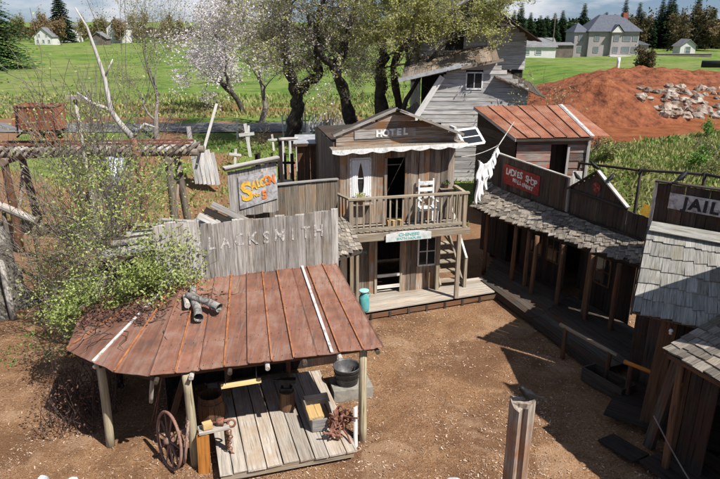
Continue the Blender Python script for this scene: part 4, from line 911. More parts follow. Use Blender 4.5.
# shingled pent roof between blacksmith and hotel
pr = thing('pent_roof', 'small ragged shingled pent roof between blacksmith facade and hotel porch', 'roof', (-0.6, 15.6, 0))
shingles(pr, (-1.0, 14.6, 2.35), (0.05, 15.75, 2.30), (-0.35, 16.5, 2.95), (-1.05, 16.3, 3.0), 9, 8, W_shingle, 0.02, 0.03, jit=0.06)
slab('roof_deck', pr, [V((-1.0, 14.65, 2.32)), V((0.0, 15.75, 2.27)), V((-0.35, 16.45, 2.93)), V((-1.05, 16.25, 2.98))], (0, 0, -0.03), W_dark)
beam('fascia', pr, (-1.0, 14.6, 2.28), (0.05, 15.75, 2.23), 0.03, 0.12, W_dark, up)
for p in ((-0.1, 15.7, 0), (-0.95, 14.75, 0)): beam('post', pr, p, V(p) + up * 2.3, 0.1, 0.1, W_rail, (1, -1, 0))
wall(pr, V((-0.9, 16.2, 0)), V((0.9, 0.35, 0)), 0.75, 0, 2.9, (0.3, -1, 0), W_dark, 0.2, 0.02)
beam('rail', pr, (-0.85, 14.95, 0.95), (-0.12, 15.75, 0.95), 0.1, 0.04, W_white, (1, -1, 0))
# outhouse box behind
ah = thing('outhouse', 'dark brown plank outhouse with flat tin roof behind the saloon wall', 'outhouse', (-1.4, 20.3, 0))
for (o_, u_, w_) in ((V((-2.02, 20.0, 0)), V((1, 0.12, 0)), 1.25), (V((-2.02, 20.0, 0)), V((-.1, 1, 0)), 1.1), (V((-0.78, 20.15, 0)), V((-.1, 1, 0)), 1.1)):
    wall(ah, o_, u_, w_, 0, 4.28, (u_.y, -u_.x, 0) if u_.x > .5 else (-1 if o_.x < -1.5 else 1, 0, 0), W_brown if u_.x > .5 else W_dark, 0.17, 0.025)
for k in range(3): p = V((-2.15 + k * 0.48, 19.85 + k * .05, 4.38)); slab('roof_sheet', ah, [p, p + V((.5, .05, .01)), p + V((.42, 1.4, .06)), p + V((-.08, 1.35, .06))], (0, 0, .02), M_tin)
beam('roof_trim', ah, (-2.1, 19.86, 4.33), (-.68, 20.02, 4.33), 0.03, 0.07, W_brown, up)

# ------------------------------------------------------------------ the dark row on the right
E0, E1 = V((3.75, 20.0, 2.30)), V((7.16, 14.5, 2.30)); T0, T1 = V((4.55, 21.5, 2.72)), V((7.5, 15.3, 2.66))
rw = thing('boardwalk_row', 'long dark row of shop fronts under a ragged shingled awning along the right side', 'building', (6.4, 18, 0))
TU = (T1 - T0); TU.z = 0; TU.normalize(); TN = V((TU.y, -TU.x, 0))                 # TN faces the yard
if TN.x > 0: TN = -TN
def T(s, o_=0.0, z=0.0): return V((T0.x, T0.y, 0)) + TU * s + TN * o_ + V((0, 0, z))
# awning deck and shingles, eave sags a little
shg = 12
def sag(f): return V((0, 0, -0.10 * math.sin(f * 3.1) - 0.03 * math.sin(f * 9)))
nrow, ncol = 7, 40
nrm_aw = (E1 - E0).cross(T0 - E0).normalized(); nrm_aw = nrm_aw if nrm_aw.z > 0 else -nrm_aw
for r_ in range(nrow):
    f0 = r_ / nrow - .02; f1 = min(1, (r_ + 1.5) / nrow)
    cs = [0]
    for k in range(ncol): cs.append(cs[-1] + 1 + (R.random() - .5) * 0.9)
    for k in range(ncol):
        if R.random() < .02: continue
        a, b_ = cs[k] / cs[-1], cs[k + 1] / cs[-1]; m_ = (a + b_) / 2
        e_, t_ = lerp(E0, E1, m_) + sag(m_), lerp(T0, T1, m_) + sag(m_) * .5
        w = (E1 - E0).length * (b_ - a); j = (R.random() - .5) * 0.05
        beam('shingle', rw, lerp(e_, t_, f0) + nrm_aw * (0.035 + R.random() * .045) - (t_ - e_).normalized() * R.random() * .10 + TU * j, lerp(e_, t_, f1) + nrm_aw * 0.015 - TU * j, w * .98, 0.02, W_shingle, nrm_aw + TU * (R.random() - .5) * .15, 0.04)
for k in range(6):
    a, b_ = k / 6, (k + 1) / 6
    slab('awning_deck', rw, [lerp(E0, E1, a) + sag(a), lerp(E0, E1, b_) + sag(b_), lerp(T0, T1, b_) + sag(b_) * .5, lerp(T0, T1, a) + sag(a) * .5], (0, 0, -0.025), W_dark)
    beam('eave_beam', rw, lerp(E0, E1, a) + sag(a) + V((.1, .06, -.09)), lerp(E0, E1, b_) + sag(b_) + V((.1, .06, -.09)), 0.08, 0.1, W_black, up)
# posts
for x, y, zt in ((4.86, 18.35, 2.2), (5.22, 17.3, 2.12), (5.16, 17.9, 2.12), (6.25, 15.55, 2.15), (6.33, 15.9, 2.15), (6.72, 14.95, 2.15), (4.2, 19.5, 2.2), (5.75, 16.5, 2.12)):
    pole('post', rw, (x, y, 0), (x + .02, y + .03, zt), 0.075, 0.065, W_brown)
# boardwalk
d0, d1 = V((3.95, 18.3, .25)), V((5.75, 12.9, .25)); w0, w1 = T(1.0, .2, .25), T(8.4, .2, .25)
for k in range(8):
    f = (k + .5) / 8
    for s_ in range(2):
        p, q = lerp(d0, w0, f), lerp(d1, w1, f); beam('walk_board', rw, lerp(p, q, .5 * s_) + up * R.random() * .01, lerp(p, q, .5 * s_ + .496), (d0 - w0).length / 8 * .96, 0.04, W_dark, up)
beam('walk_edge', rw, d0 + V((-.02, 0, -.1)), d1 + V((-.02, 0, -.1)), 0.05, 0.16, W_dark, up)
# wall under the awning with door openings
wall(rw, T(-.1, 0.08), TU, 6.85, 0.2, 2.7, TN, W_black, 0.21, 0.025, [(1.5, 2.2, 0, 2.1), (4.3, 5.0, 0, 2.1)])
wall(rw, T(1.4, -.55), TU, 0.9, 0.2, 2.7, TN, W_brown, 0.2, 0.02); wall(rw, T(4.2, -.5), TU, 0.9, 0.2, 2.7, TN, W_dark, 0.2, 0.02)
for a in (2.6, 3.4, 5.4): 
    w_ = window(rw, T, a, a + .55, 1.0, 1.8, 0.11, 2, 2, W_brown, 0.05, M_glass, TN)
# false fronts above
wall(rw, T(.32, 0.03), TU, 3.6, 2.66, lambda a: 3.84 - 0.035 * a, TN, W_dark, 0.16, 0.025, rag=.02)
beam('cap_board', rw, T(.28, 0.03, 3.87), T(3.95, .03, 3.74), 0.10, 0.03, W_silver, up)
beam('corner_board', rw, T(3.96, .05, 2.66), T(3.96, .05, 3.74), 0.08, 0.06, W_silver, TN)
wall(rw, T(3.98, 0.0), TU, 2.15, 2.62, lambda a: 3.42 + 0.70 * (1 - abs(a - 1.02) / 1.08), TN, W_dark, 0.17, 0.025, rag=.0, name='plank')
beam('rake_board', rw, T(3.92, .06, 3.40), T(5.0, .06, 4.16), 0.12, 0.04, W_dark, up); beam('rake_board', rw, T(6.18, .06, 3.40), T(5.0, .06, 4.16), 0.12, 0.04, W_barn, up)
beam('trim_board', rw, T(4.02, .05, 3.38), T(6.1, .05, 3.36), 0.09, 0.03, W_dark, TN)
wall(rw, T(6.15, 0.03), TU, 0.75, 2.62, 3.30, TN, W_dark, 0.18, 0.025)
# bodies behind the fronts: low dark shed roofs
for a0, a1, z in ((.3, 3.9, 3.1), (3.95, 6.8, 3.0)):
    slab('back_roof', rw, [T(a0, -.02, z), T(a1, -.02, z), T(a1, -1.9, z - .5), T(a0, -1.9, z - .5)], (0, 0, -.04), W_dark)
slab('back_wall', rw, [T(.3, -1.85, 0), T(6.8, -1.85, 0), T(6.8, -1.85, 2.6), T(.3, -1.85, 2.6)], TN * .05, W_dark)
slab('end_wall', rw, [T(.32, -.05, 0), T(.32, -1.8, 0), T(.32, -1.8, 2.6), T(.32, -.05, 3.05)], TU * .04, W_dark)
em = thing('emblem', 'small round faded red emblem on the dark gabled false front', 'sign', T(5.0, .06, 3.65))
b = MB(); M = fr(T(5.0, .04, 3.68), TN, up); b.lathe([(0.001, 0), (.15, 0), (.15, .015), (.001, .016)], 18); b.build('disc', noisy('dim_red_paint', [(0.3, (0.16, .03, .028)), (.7, (.28, .06, .05))], 10), em, False, M)
for k in range(6): a = k * math.pi / 3; beam('petal', em, T(5.0 + .03 * math.cos(a), .06, 3.68 + .03 * math.sin(a)), T(5.0 + .12 * math.cos(a), .06, 3.68 + .12 * math.sin(a)), .04, .01, M_redp if k % 2 else M_pot, TN)
ls = thing('ladies_shop_sign', 'dark red sign with white LADIES SHOP lettering on dark plank front', 'sign', T(1.6, .08, 3.25))
tu2 = (T(3, 0, 3.25) - T(1, 0, 3.32)).normalized()
slab('sign_board', ls, [T(.92, .06, 2.92), T(2.72, .06, 2.88), T(2.72, .06, 3.52), T(.92, .06, 3.58)], TN * .02, M_redp)
for row, (a0, da, z_, sz) in (('LADIES SHOP', (1.13, .142, 3.335, .29)), ('MILLINERY', (1.50, .112, 3.06, .17))):
    for i, chh in enumerate(row):
        if chh != ' ': text(ls, chh, T(a0 + i * da, .088, z_ - .012 * (i - 5) + .012 * math.sin(i * 2.7) - (.002 * (i - 5) ** 2 if sz > .2 else 0)), tu2 + up * .10 * math.sin(i * 1.9), up, sz * (1 + .1 * math.sin(i * 4.1)), M_letw, .004, 'letter', .008, .95)
ym = thing('yellow_board', 'yellow painted board end behind the low gap between gable front and JAIL', 'board', T(6.5, -.5, 3.2))
beam('board', ym, T(6.15, -.5, 3.30), T(6.95, -.5, 3.22), .3, .03, M_yel, TN + up * .5)
beam('support', ym, T(6.5, -.55, 1.0), T(6.5, -.55, 3.3), .08, .06, W_dark, TN)

def crow(name, label, c, ang, s, group, pitch=.5):
    t = thing(name, label, 'crow', c, group)
    M = Matrix.Translation(V(c)) @ Matrix.Rotation(ang, 4, 'Z') @ Matrix.Scale(s, 4)
    b = MB(); pts = [(-.20, 0, .10), (-.12, 0, .13), (0, 0, .19), (.10, 0, .28), (.15, 0, .345), (.19, 0, .375), (.225, 0, .372)]
    b.tube([M @ V(p) for p in pts], [r_ * s for r_ in (.02, .06, .098, .078, .056, .056, .026)], 10); b.build('body', M_crow, t, True)
    b = MB(); b.tube([M @ V((.215, 0, .375)), M @ V((.255, 0, .372)), M @ V((.295, 0, .355))], [.018 * s, .013 * s, .002 * s], 7); b.build('beak', M_crow, t, True)
    for sd in (-1, 1):
        b = MB(); b.prism([M @ V(p) for p in ((.10, sd * .062, .27), (.0, sd * .088, .26), (-.16, sd * .05, .14), (-.27, sd * .02, .07), (-.10, sd * .06, .13), (.04, sd * .085, .18))], M.to_3x3() @ V((0, sd * .012, 0))); b.build('wing', M_crow, t)
        b = MB(); b.tube([M @ V((.0, sd * .035, .15)), M @ V((.01, sd * .035, .0))], .008 * s, 5); b.tube([M @ V((-.02, sd * .035, .004)), M @ V((.05, sd * .035, .004))], .007 * s, 5); b.build('leg', M_crow, t)
    b = MB(); b.prism([M @ V(p) for p in ((-.16, -.03, .13), (-.16, .03, .13), (-.36, .05, .03), (-.36, -.05, .03))], M.to_3x3() @ V((0, 0, .012))); b.build('tail', M_crow, t)
    return t
G_ = 'black crows perched on the false fronts'
crow('crow', 'black crow perched on the peak of the dark gabled front', T(4.85, .05, 4.14), 2.6, .62, G_)
crow('crow', 'black crow on the left slope of the dark gabled front', T(4.25, .05, 3.70), 2.2, .62, G_)
crow('crow', 'black crow on the right pale rake of the gabled front', T(5.45, .05, 3.92), .6, .62, G_)

# ------------------------------------------------------------------ jail
JU = V((.82, -.57, 0)).normalized(); JN = V((-.57, -.82, 0)).normalized()          # JN faces the yard
JO = V((6.28, 12.72, 0))
def J(s, o_=0.0, z=0.0): return JO + JU * s + JN * o_ + V((0, 0, z))
ja = thing('jail', 'dark plank jail with shingled awning and tall false front', 'building', J(1.5, -.5))
wall(ja, J(0, 0), JU, 3.4, 0.1, lambda a: 4.86 - .01 * a, JN, W_dark, .24, .03, [(1.2, 1.95, 0, 2.1)], rag=.02)
beam('cap_board', ja, J(-.06, 0, 4.90), J(3.45, 0, 4.86), .14, .03, W_dark, up)
wall(ja, J(0, -.02), -JN, 2.6, 0, lambda a: 4.82 - .28 * a, -JU, W_dark, .24, .03)  # side wall raised to full height to shade a sunlit sliver in the yard
beam('corner_board', ja, J(-.03, .03, 3.9), J(-.03, .03, 4.9), .07, .07, W_silver, JN)
slab('roof', ja, [J(0, -.05, 4.3), J(3.4, -.05, 4.3), J(3.4, -2.6, 3.8), J(0, -2.6, 3.8)], (0, 0, -.05), W_dark)
slab('back_wall', ja, [J(0, -2.6, 0), J(3.4, -2.6, 0), J(3.4, -2.6, 3.8), J(0, -2.6, 3.8)], JN * .05, W_dark)
slab('end_wall', ja, [J(3.4, -.03, 0), J(3.4, -2.6, 0), J(3.4, -2.6, 3.8), J(3.4, -.03, 4.3)], JU * .05, W_dark)
js = thing('jail_sign', 'pale grey sign board lettered JAIL in black on the dark false front', 'sign', J(1.0, .05, 4.5))
ju2 = (J(2, 0, 4.46) - J(0, 0, 4.56)).normalized()
slab('sign_board', js, [J(.26, .045, 4.37), J(2.0, .045, 4.30), J(2.0, .045, 4.64), J(.26, .045, 4.70)], JN * .02, M_signg)
for i, chh in enumerate('JAIL'): text(js, chh, J(.58 + i * .185 - (.02 if i == 3 else 0), .072, 4.515 - .01 * i), ju2, up, .33, M_blackp, .004, 'letter', .014)
crow('crow', 'black crow perched on the cap board above the JAIL sign', J(.42, 0, 4.92), .4, .62, G_)
A_, B_, C2, D2_ = V((5.42, 11.18, 2.62)), V((9.0, 8.75, 2.62)), J(3.6, .05, 3.86), V((6.17, 12.62, 3.93))
shingles(ja, A_, B_, C2, D2_, 6, 22, W_shingle_g, .022, .03, jit=.03)
slab('awning_deck', ja, [A_ + up * -.02, B_ + up * -.02, C2 + up * -.02, D2_ + up * -.02], (0, 0, -.03), W_dark)
beam('ridge_cap', ja, D2_ + up * .05 + JN * .10 + JU * .05, C2 + up * .05 + JN * .1, .24, .03, W_shingle_g, JN * .8 + up)
beam('rake_board', ja, A_ + up * -.06 - JU * .02, D2_ + up * -.06 - JU * .02, .04, .1, W_dark, up)
beam('porch_post', ja, (5.98, 10.95, 0), (6.12, 11.02, 2.62), .30, .20, W_brown, JN)
beam('porch_post', ja, (7.5, 9.95, 0), (7.5, 9.98, 2.60), .14, .14, W_brown, JN)
for k in range(5): beam('porch_board', ja, V((5.25 + .2 * k, 11.35 + .28 * k, .2)), V((8.6 + .2 * k, 9.05 + .28 * k, .2)), .33, .04, W_black, up)
lp = thing('porch_lantern', 'tiny white glass insulator hung below the jail awning corner', 'insulator', (6.05, 10.9, 2.4))
b = MB(); b.lathe([(.001, 0), (.035, 0), (.03, .05), (.045, .06), (.03, .10), (.001, .11)], 12, (6.03, 10.78, 2.33)); b.build('insulator_body', M_wpaint, lp, True)
pole('hanger', lp, (6.03, 10.78, 2.44), (6.03, 10.86, 2.62), .006, .006, M_blacki)
# hitching rails
for (lab, p, q, zt, mt) in (('near hitching rail with worn orange brown end below the jail awning', (5.86, 12.1, .95), (6.75, 10.95, 1.0), .95, W_orange),
                        ('far hitching rail in the shade before the row of shop fronts', (5.05, 14.1, .85), (5.9, 12.55, .85), .85, W_rail)):
    o = thing('hitching_rail', lab, 'rail', p, 'hitching rails in the yard')
    pole('rail', o, p, q, .05, .045, mt)
    for f in (.12, .88): c_ = lerp(p, q, f); pole('post', o, (c_.x, c_.y, -.05), (c_.x, c_.y, zt), .06, .055, W_brown)
tr_ = thing('trough', 'dark wooden water trough in the shade before the boardwalk', 'trough', (5.55, 12.6, 0))
for s_ in (-.18, .18): beam('side', tr_, V((5.45 + s_, 12.95 + s_ * .5, .2)), V((6.0 + s_, 12.0 + s_ * .5, .2)), .34, .03, W_dark, (1, .5, 0))
beam('floor', tr_, (5.45, 12.95, .06), (6.0, 12.0, .06), .36, .03, W_dark, up)
for p in ((5.45, 12.95), (6.0, 12.0)): beam('end', tr_, V((p[0] - .2, p[1] - .1, .2)), V((p[0] + .2, p[1] + .1, .2)), .34, .03, W_dark, (.5, -1, 0))

# ------------------------------------------------------------------ near building, lower right
nu = V((.405, -.914, 0)).normalized(); nf = V((-.914, -.405, 0)).normalized()
NO = V((5.43, 9.85, 0))
def Q(s, o_=0.0, z=0.0): return NO + nu * s + nf * o_ + V((0, 0, z))
nbld = thing('livery_building', 'dark near building with sunlit shingled porch roof at lower right', 'building', Q(2, -2))
shingles(nbld, Q(0, 0, 2.5), Q(4.4, 0, 2.5), Q(4.4, -1.5, 2.95), Q(0, -1.5, 2.95), 7, 26, W_shingle, .025, .035, jit=.05)
slab('roof_deck', nbld, [Q(0.02, 0, 2.48), Q(4.4, 0, 2.48), Q(4.4, -1.5, 2.93), Q(.02, -1.5, 2.93)], (0, 0, -.03), W_dark)
beam('eave_beam', nbld, Q(.05, -.12, 2.40), Q(4.4, -.12, 2.40), .07, .12, W_brown, up)
for s_ in (.35, 1.5, 2.7, 4.0): pole('porch_post', nbld, Q(s_, -.18, 0), Q(s_ - .05, -.14, 2.4), .07, .06, W_brown)
for s_ in (.05, 1.2, 2.4): beam('wall_post', nbld, Q(s_, -.75, 0), Q(s_, -.75, 2.6), .12, .1, W_brown, nf)
for k in range(9): beam('wall_board', nbld, Q(.6, -1.42, .35 + k * .27), Q(4.4, -1.42, .35 + k * .27), .24, .06, W_dark, nf)
for k in range(4): beam('walk_board', nbld, Q(.0, -.05 - k * .36, .14), Q(4.5, -.05 - k * .36, .14), .34, .04, W_black, up)
beam('ramp_board', nbld, Q(-.9, .05, .04), Q(-.05, .0, .12), .45, .04, W_black, up)
wall(nbld, Q(.25, -.55), nu, 1.5, .15, 2.45, nf, W_black, .22, .03, [(.55, .95, 0, 2.2)])
wall(nbld, Q(2.3, -.5), nu, 2.0, .15, 1.2, nf, W_dark, .24, .03)
beam('slant_post', nbld, Q(-.35, -.55, 0), Q(-.05, -.6, 2.45), .20, .12, W_dark, nf)
wall(nbld, Q(0.5, -1.55), nu, 1.8, 0, lambda a: 5.9 + (.25 * a if a < 1.2 else .3 - .25 * (a - 1.2)), nf, W_dark, .24, .03)  # tall front out of view, its top shaped to cast the jail awning's shadow
wall(nbld, Q(2.3, -1.55), nu, 3.2, 0, 5.0, nf, W_dark, .26, .03)
slab('end_wall', nbld, [Q(0.5, -1.6, 0), Q(0.5, -4.5, 0), Q(0.5, -4.5, 4.6), Q(0.5, -1.6, 5.6)], nu * .05, W_dark)
slab('roof', nbld, [Q(.45, -1.55, 5.6), Q(5.5, -1.55, 4.9), Q(5.5, -4.6, 4.4), Q(.45, -4.6, 4.6)], (0, 0, -.05), W_dark)
slab('back_wall', nbld, [Q(0, -4.5, 0), Q(5.5, -4.5, 0), Q(5.5, -4.5, 4.4), Q(0, -4.5, 4.5)], nf * .05, W_dark)
rp = thing('rope', 'pale rope slung along the porch of the near building', 'rope', Q(.4, 0, 1.0))
b = MB(); b.tube([Q(.05 + .16 * i, .0 + .01 * i, 1.15 - .09 * i - .16 * math.sin(i * .24)) for i in range(14)], .014, 6); b.build('cord', M_barkg, rp, True)

# ------------------------------------------------------------------ red roofed shed behind the row
sd_ = thing('red_roofed_shed', 'weathered shed with bright rusty sheet roof standing behind the shop row', 'shed', (7.3, 25.5, 1))
R0, R1, R2, R3 = V((6.0, 23.9, 3.86)), V((9.05, 23.95, 3.90)), V((8.85, 27.6, 4.66)), V((4.95, 27.5, 4.64))
def sheet(A, B, C, D, mat, nm='roof_sheet'):
    b = MB(); n = (B - A).cross(D - A).normalized(); n = n if n.z > 0 else -n; seg = 12; k = 0
    vs = []
    for i in range(seg + 1):
        f = i / seg
        for (e, g) in ((A, B), (D, C)): vs.append(lerp(e, g, f) + n * (0.012 * (i % 2)))
    b.add(vs, [(2 * i, 2 * i + 2, 2 * i + 3, 2 * i + 1) for i in range(seg)]); b.add([v - n * .01 for v in vs], [(2 * i, 2 * i + 1, 2 * i + 3, 2 * i + 2) for i in range(seg)])
    b.build(nm, mat, sd_)
fs_ = [0, .16, .33, .5, .66, .83, .96]
for i in range(6):
    z_ = up * (.02 * (i % 2)); sheet(lerp(R0, R1, fs_[i]) + z_, lerp(R0, R1, fs_[i + 1]) + z_, lerp(R3, R2, fs_[i + 1]) + z_, lerp(R3, R2, fs_[i]) + z_, M_roof2)
    beam('roof_seam', sd_, lerp(R0, R1, fs_[i + 1]) + up * .05, lerp(R3, R2, fs_[i + 1]) + up * .05, .045, .02, M_roof if i < 5 else M_tin, up)
beam('roof_flashing', sd_, lerp(R0, R1, .99) + up * .05, lerp(R3, R2, .99) + up * .05, .12, .02, M_tinw, up)
sheet(R1 + V((.05, .1, .03)), R1 + V((.75, .25, -.02)), R2 + V((.45, .3, .0)), R2 + V((.02, .2, .03)), M_roof2)
beam('fascia', sd_, R0 + V((0, .03, -.08)), R1 + V((0, .03, -.08)), .03, .1, W_dark, up); beam('fascia', sd_, R0 + V((0.02, 0, -.08)), R3 + V((0.02, 0, -.08)), .03, .1, W_barn, up)
hwall(sd_, V((6.15, 24.15, 0)), V((1, .016, 0)), 2.8, 0.2, 3.84, (0, -1, 0), W_red, .30, .03, [(1.35, 2.0, 0, 3.5)])
wall(sd_, V((7.4, 24.6, 0)), V((1, 0, 0)), .9, 0.2, 3.6, (0, -1, 0), W_black, .25, .02)
hwall(sd_, V((6.12, 24.2, 0)), V((-.30, 1, 0)), 3.3, 0.2, 3.85, (-1, -.3, 0), W_dark, .26, .03)
slab('gable_infill', sd_, [V((6.14, 24.2, 3.8)), V((5.15, 27.4, 3.8)), V((5.15, 27.4, 4.6)), V((6.14, 24.2, 3.86))], (.03, .01, 0), W_dark)
slab('end_wall', sd_, [V((8.93, 24.2, 0)), V((8.7, 27.4, 0)), V((8.7, 27.4, 4.6)), V((8.93, 24.2, 3.85))], (.04, 0, 0), W_dark)
slab('back_wall', sd_, [V((5.2, 27.4, 0)), V((8.7, 27.4, 0)), V((8.7, 27.4, 4.6)), V((5.2, 27.4, 4.6))], (0, .04, 0), W_dark)
beam('door_frame', sd_, (8.17, 24.1, 1), (8.17, 24.1, 3.5), .09, .05, W_barn, (0, -1, 0))
beam('pale_corner', sd_, (8.95, 24.12, 1), (8.95, 24.12, 3.8), .12, .05, W_barn, (0, -1, 0))
wlr = thing('white_door', 'white board leaning between the red roofed shed and dark sign front', 'board', (8.15, 22.9, 1.8)); beam('board', wlr, (7.5, 20.9, 1.2), (7.5, 20.95, 3.25), .32, .04, W_white, (-.2, -1, 0))
# long rail behind the false fronts
lr = thing('pole_fence', 'long dark pole rail running along the bank behind the false fronts', 'fence', (10, 18, 0))
pts = [(7.9, 22.0, 3.30), (9.1, 19.7, 3.55), (9.9, 17.4, 3.95), (10.6, 15.4, 4.1)]
for p, q in zip(pts, pts[1:]): pole('rail', lr, p, q, .045, .045, W_dark)
for p in pts: pole('post', lr, (p[0], p[1], hgt(p[0], p[1]) - .3), (p[0], p[1], p[2] + .08), .06, .05, W_dark)

# ------------------------------------------------------------------ old barn
bn = thing('old_barn', 'old grey weatherboarded barn with patched roofs behind the blooming trees', 'barn', (5.3, 31, 1.5))
BY = 31.0; zb = 0.8
hwall(bn, V((2.85, BY - 1.4, 0)), V((1, 0, 0)), 5.0, zb, 6.35, (0, -1, 0), W_barn, .20, .03, [(2.05, 2.85, 5.15, 5.95), (-.1, 1.0, 3.2, 3.55)],
      span=lambda z: (0.0 if z < 4.1 else (z - 4.1) * .62, 5.0 if z < 5.15 else 5.0 - (z - 5.15) * 1.35), name='siding_board')
window(bn, lambda a, b_, z: V((2.85 + a, BY - 1.4 + b_, z)), 2.08, 2.82, 5.18, 5.92, -.02, 2, 1, M_wpaint, .06, M_glass, V((0, -1, 0)))
slab('interior_dark_sheet', bn, [V((2.9, BY - 1.36, zb)), V((7.8, BY - 1.36, zb)), V((7.8, BY - 1.36, 5.0)), V((6.3, BY - 1.36, 6.1)), V((4.2, BY - 1.36, 6.1)), V((2.9, BY - 1.36, 4.0))], (0, .04, 0), M_backing)  # near-black sheet behind the siding in place of the unlit interior
# rear high gable
hwall(bn, V((3.0, BY + 1.0, 0)), V((1, 0, 0)), 5.2, 5.9, 9.2, (0, -1, 0), W_barn, .22, .03, [(1.2, 2.1, 6.9, 7.7)], span=lambda z: (max(0, (z - 7.7) * 1.6), 5.2 - max(0, (z - 7.5) * 1.58)), name='siding_board')
slab('gable_backing', bn, [V((3.1, BY + 1.06, zb)), V((8.1, BY + 1.06, zb)), V((8.1, BY + 1.06, 7.5)), V((5.45, BY + 1.06, 9.15)), V((3.1, BY + 1.06, 7.7))], (0, .04, 0), M_backing)  # same near-black sheet, the dark seen through the gable hole
for sx, xa, xb, za, zb_ in ((0, 2.3, 5.45, 7.35, 9.32), (1, 8.7, 5.42, 7.25, 9.32)):
    for k in range(8):
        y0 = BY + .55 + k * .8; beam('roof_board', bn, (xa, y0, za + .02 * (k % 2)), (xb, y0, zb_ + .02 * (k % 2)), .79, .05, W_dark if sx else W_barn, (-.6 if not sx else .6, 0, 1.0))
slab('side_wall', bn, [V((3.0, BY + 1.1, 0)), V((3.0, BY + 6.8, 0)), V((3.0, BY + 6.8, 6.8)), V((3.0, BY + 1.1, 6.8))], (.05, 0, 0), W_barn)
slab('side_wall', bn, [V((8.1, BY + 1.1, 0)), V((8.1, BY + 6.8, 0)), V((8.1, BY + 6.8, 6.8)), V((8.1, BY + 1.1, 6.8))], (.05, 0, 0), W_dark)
# low front roofs
def rb_(p0, p1, q1, q0, n_, mat, nm='roof_board'):
    p0, p1, q0, q1 = map(V, (p0, p1, q0, q1)); nn = (p1 - p0).cross(q0 - p0).normalized(); nn = nn if nn.z > 0 else -nn
    for k in range(n_):
        f = (k + .5) / n_; beam(nm, bn, lerp(p0, p1, f) + nn * .015 * (k % 2), lerp(q0, q1, f) + nn * .015 * (k % 2), (p1 - p0).length / n_ * .98, .04, mat, nn)
rb_((1.85, BY - 1.75, 5.55), (6.35, BY - 1.75, 6.45), (6.6, BY + 1.0, 7.1), (2.3, BY + 1.0, 6.4), 16, W_fence)
beam('metal_edge', bn, (1.75, BY - 1.82, 5.60), (4.6, BY - 1.82, 6.25), .10, .16, M_tin, up)
beam('eave_board', bn, (4.6, BY - 1.80, 6.15), (6.5, BY - 1.80, 6.50), .06, .14, W_fence, up)
rb_((6.2, BY - 1.75, 5.72), (8.55, BY - 1.75, 4.80), (8.7, BY + 1.0, 5.2), (6.3, BY + 1.0, 6.2), 10, W_dark)
rb_((1.2, BY - 1.3, 3.0), (2.9, BY - 1.45, 4.15), (2.9, BY + 1.0, 4.3), (1.2, BY + 1.0, 3.1), 8, W_fence)
beam('rake_board', bn, (2.45, BY - 1.5, 3.6), (3.80, BY - 1.5, 5.75), .12, .26, W_white, up)
slab('white_post', bn, [V((6.25, BY + .9, 6.2)), V((6.37, BY + .9, 6.2)), V((6.37, BY + .9, 8.1)), V((6.25, BY + .9, 8.1))], (0, -.06, 0), W_white)

# ------------------------------------------------------------------ clothesline with laundry
cl_ = thing('clothesline', 'clothesline cord running from the hotel corner to the dark sign front', 'clothesline', H(3.4, 1, 4.3))
cA, cB, cC = H(3.34, .95, 4.32), V((4.75, 21.1, 4.12)), V((5.9, 23.9, 4.5))
b = MB(); b.tube([lerp(cA, cB, i / 10) - up * .10 * math.sin(math.pi * i / 10) for i in range(11)], .012, 5); b.build('cord', M_deadw, cl_, True)
b = MB(); b.tube([lerp(cB, cC, i / 4) for i in range(5)], .02, 5); b.build('cord', M_deadw, cl_, True)
b = MB(); b.tube([T(.5, .1, 3.7), T(.5, .1, 4.15)], .03, 6); b.build('hook_post', W_dark, cl_)
def garment(label, p, q, drop, kind, seed):
    r_ = random.Random(seed); p, q = V(p), V(q); n = (q - p).cross(up).normalized(); b = MB()
    def strip(f0, f1, z0, z1, taper=.0, lean=0.0):
        cols_, rows_ = 6, 10; vs = []
        for j in range(rows_ + 1):
            g = j / rows_
            for i in range(cols_ + 1):
                f = f0 + (f1 - f0) * (i / cols_ - .5) * (1 - taper * g) + (f1 - f0) * .5 + lean * g
                vs.append(lerp(p, q, f) - up * (z0 + (z1 - z0) * g) + n * (.04 * math.sin(f * 25 + g * 2 + seed) + .03 * math.sin(g * 5 + seed)))
        fs = [(j * (cols_ + 1) + i, j * (cols_ + 1) + i + 1, (j + 1) * (cols_ + 1) + i + 1, (j + 1) * (cols_ + 1) + i) for j in range(rows_) for i in range(cols_)]
        k = len(vs); b.add(vs, fs)
    if kind == 'longjohn': strip(0, 1, 0, drop * .45, .15); strip(.0, .46, drop * .40, drop, .35, -.1); strip(.52, 1, drop * .40, drop * .88, .35, .08)
    elif kind == 'shirt': strip(.1, .9, 0, drop, .1); strip(-.12, .12, .0, drop * .75, .3, -.05); strip(.88, 1.12, 0, drop * .7, .3, .05)
    else: strip(0, 1, 0, drop, .1)
    o = b.build('laundry', M_white, None, True); md = o.modifiers.new('thickness', 'SOLIDIFY'); md.thickness = .012
    return tag(o, label, 'laundry', 'white laundry on the sagging line')
L0, L1 = V((3.78, 19.6, 3.90)), V((4.72, 21.0, 4.10))
def Lp(f): return lerp(L0, L1, f) - up * (.38 * math.sin(math.pi * min(1, f * 1.0)) * (1 - .35 * f))
b = MB(); b.tube([Lp(i / 12) for i in range(13)], .012, 5); b.build('cord', M_deadw, cl_, True)
garment('white long johns nearest the hotel, longest piece on the sagging line', Lp(.0), Lp(.22), 1.45, 'longjohn', 1)
garment('white trousers second from the hotel on the sagging line', Lp(.27), Lp(.50), 1.05, 'longjohn', 2)
garment('white shirt third from the hotel on the sagging line', Lp(.54), Lp(.72), .62, 'shirt', 3)
garment('white sock strip hanging at the shop end of the sagging line', Lp(.78), Lp(.86), .42, 'strip', 4)
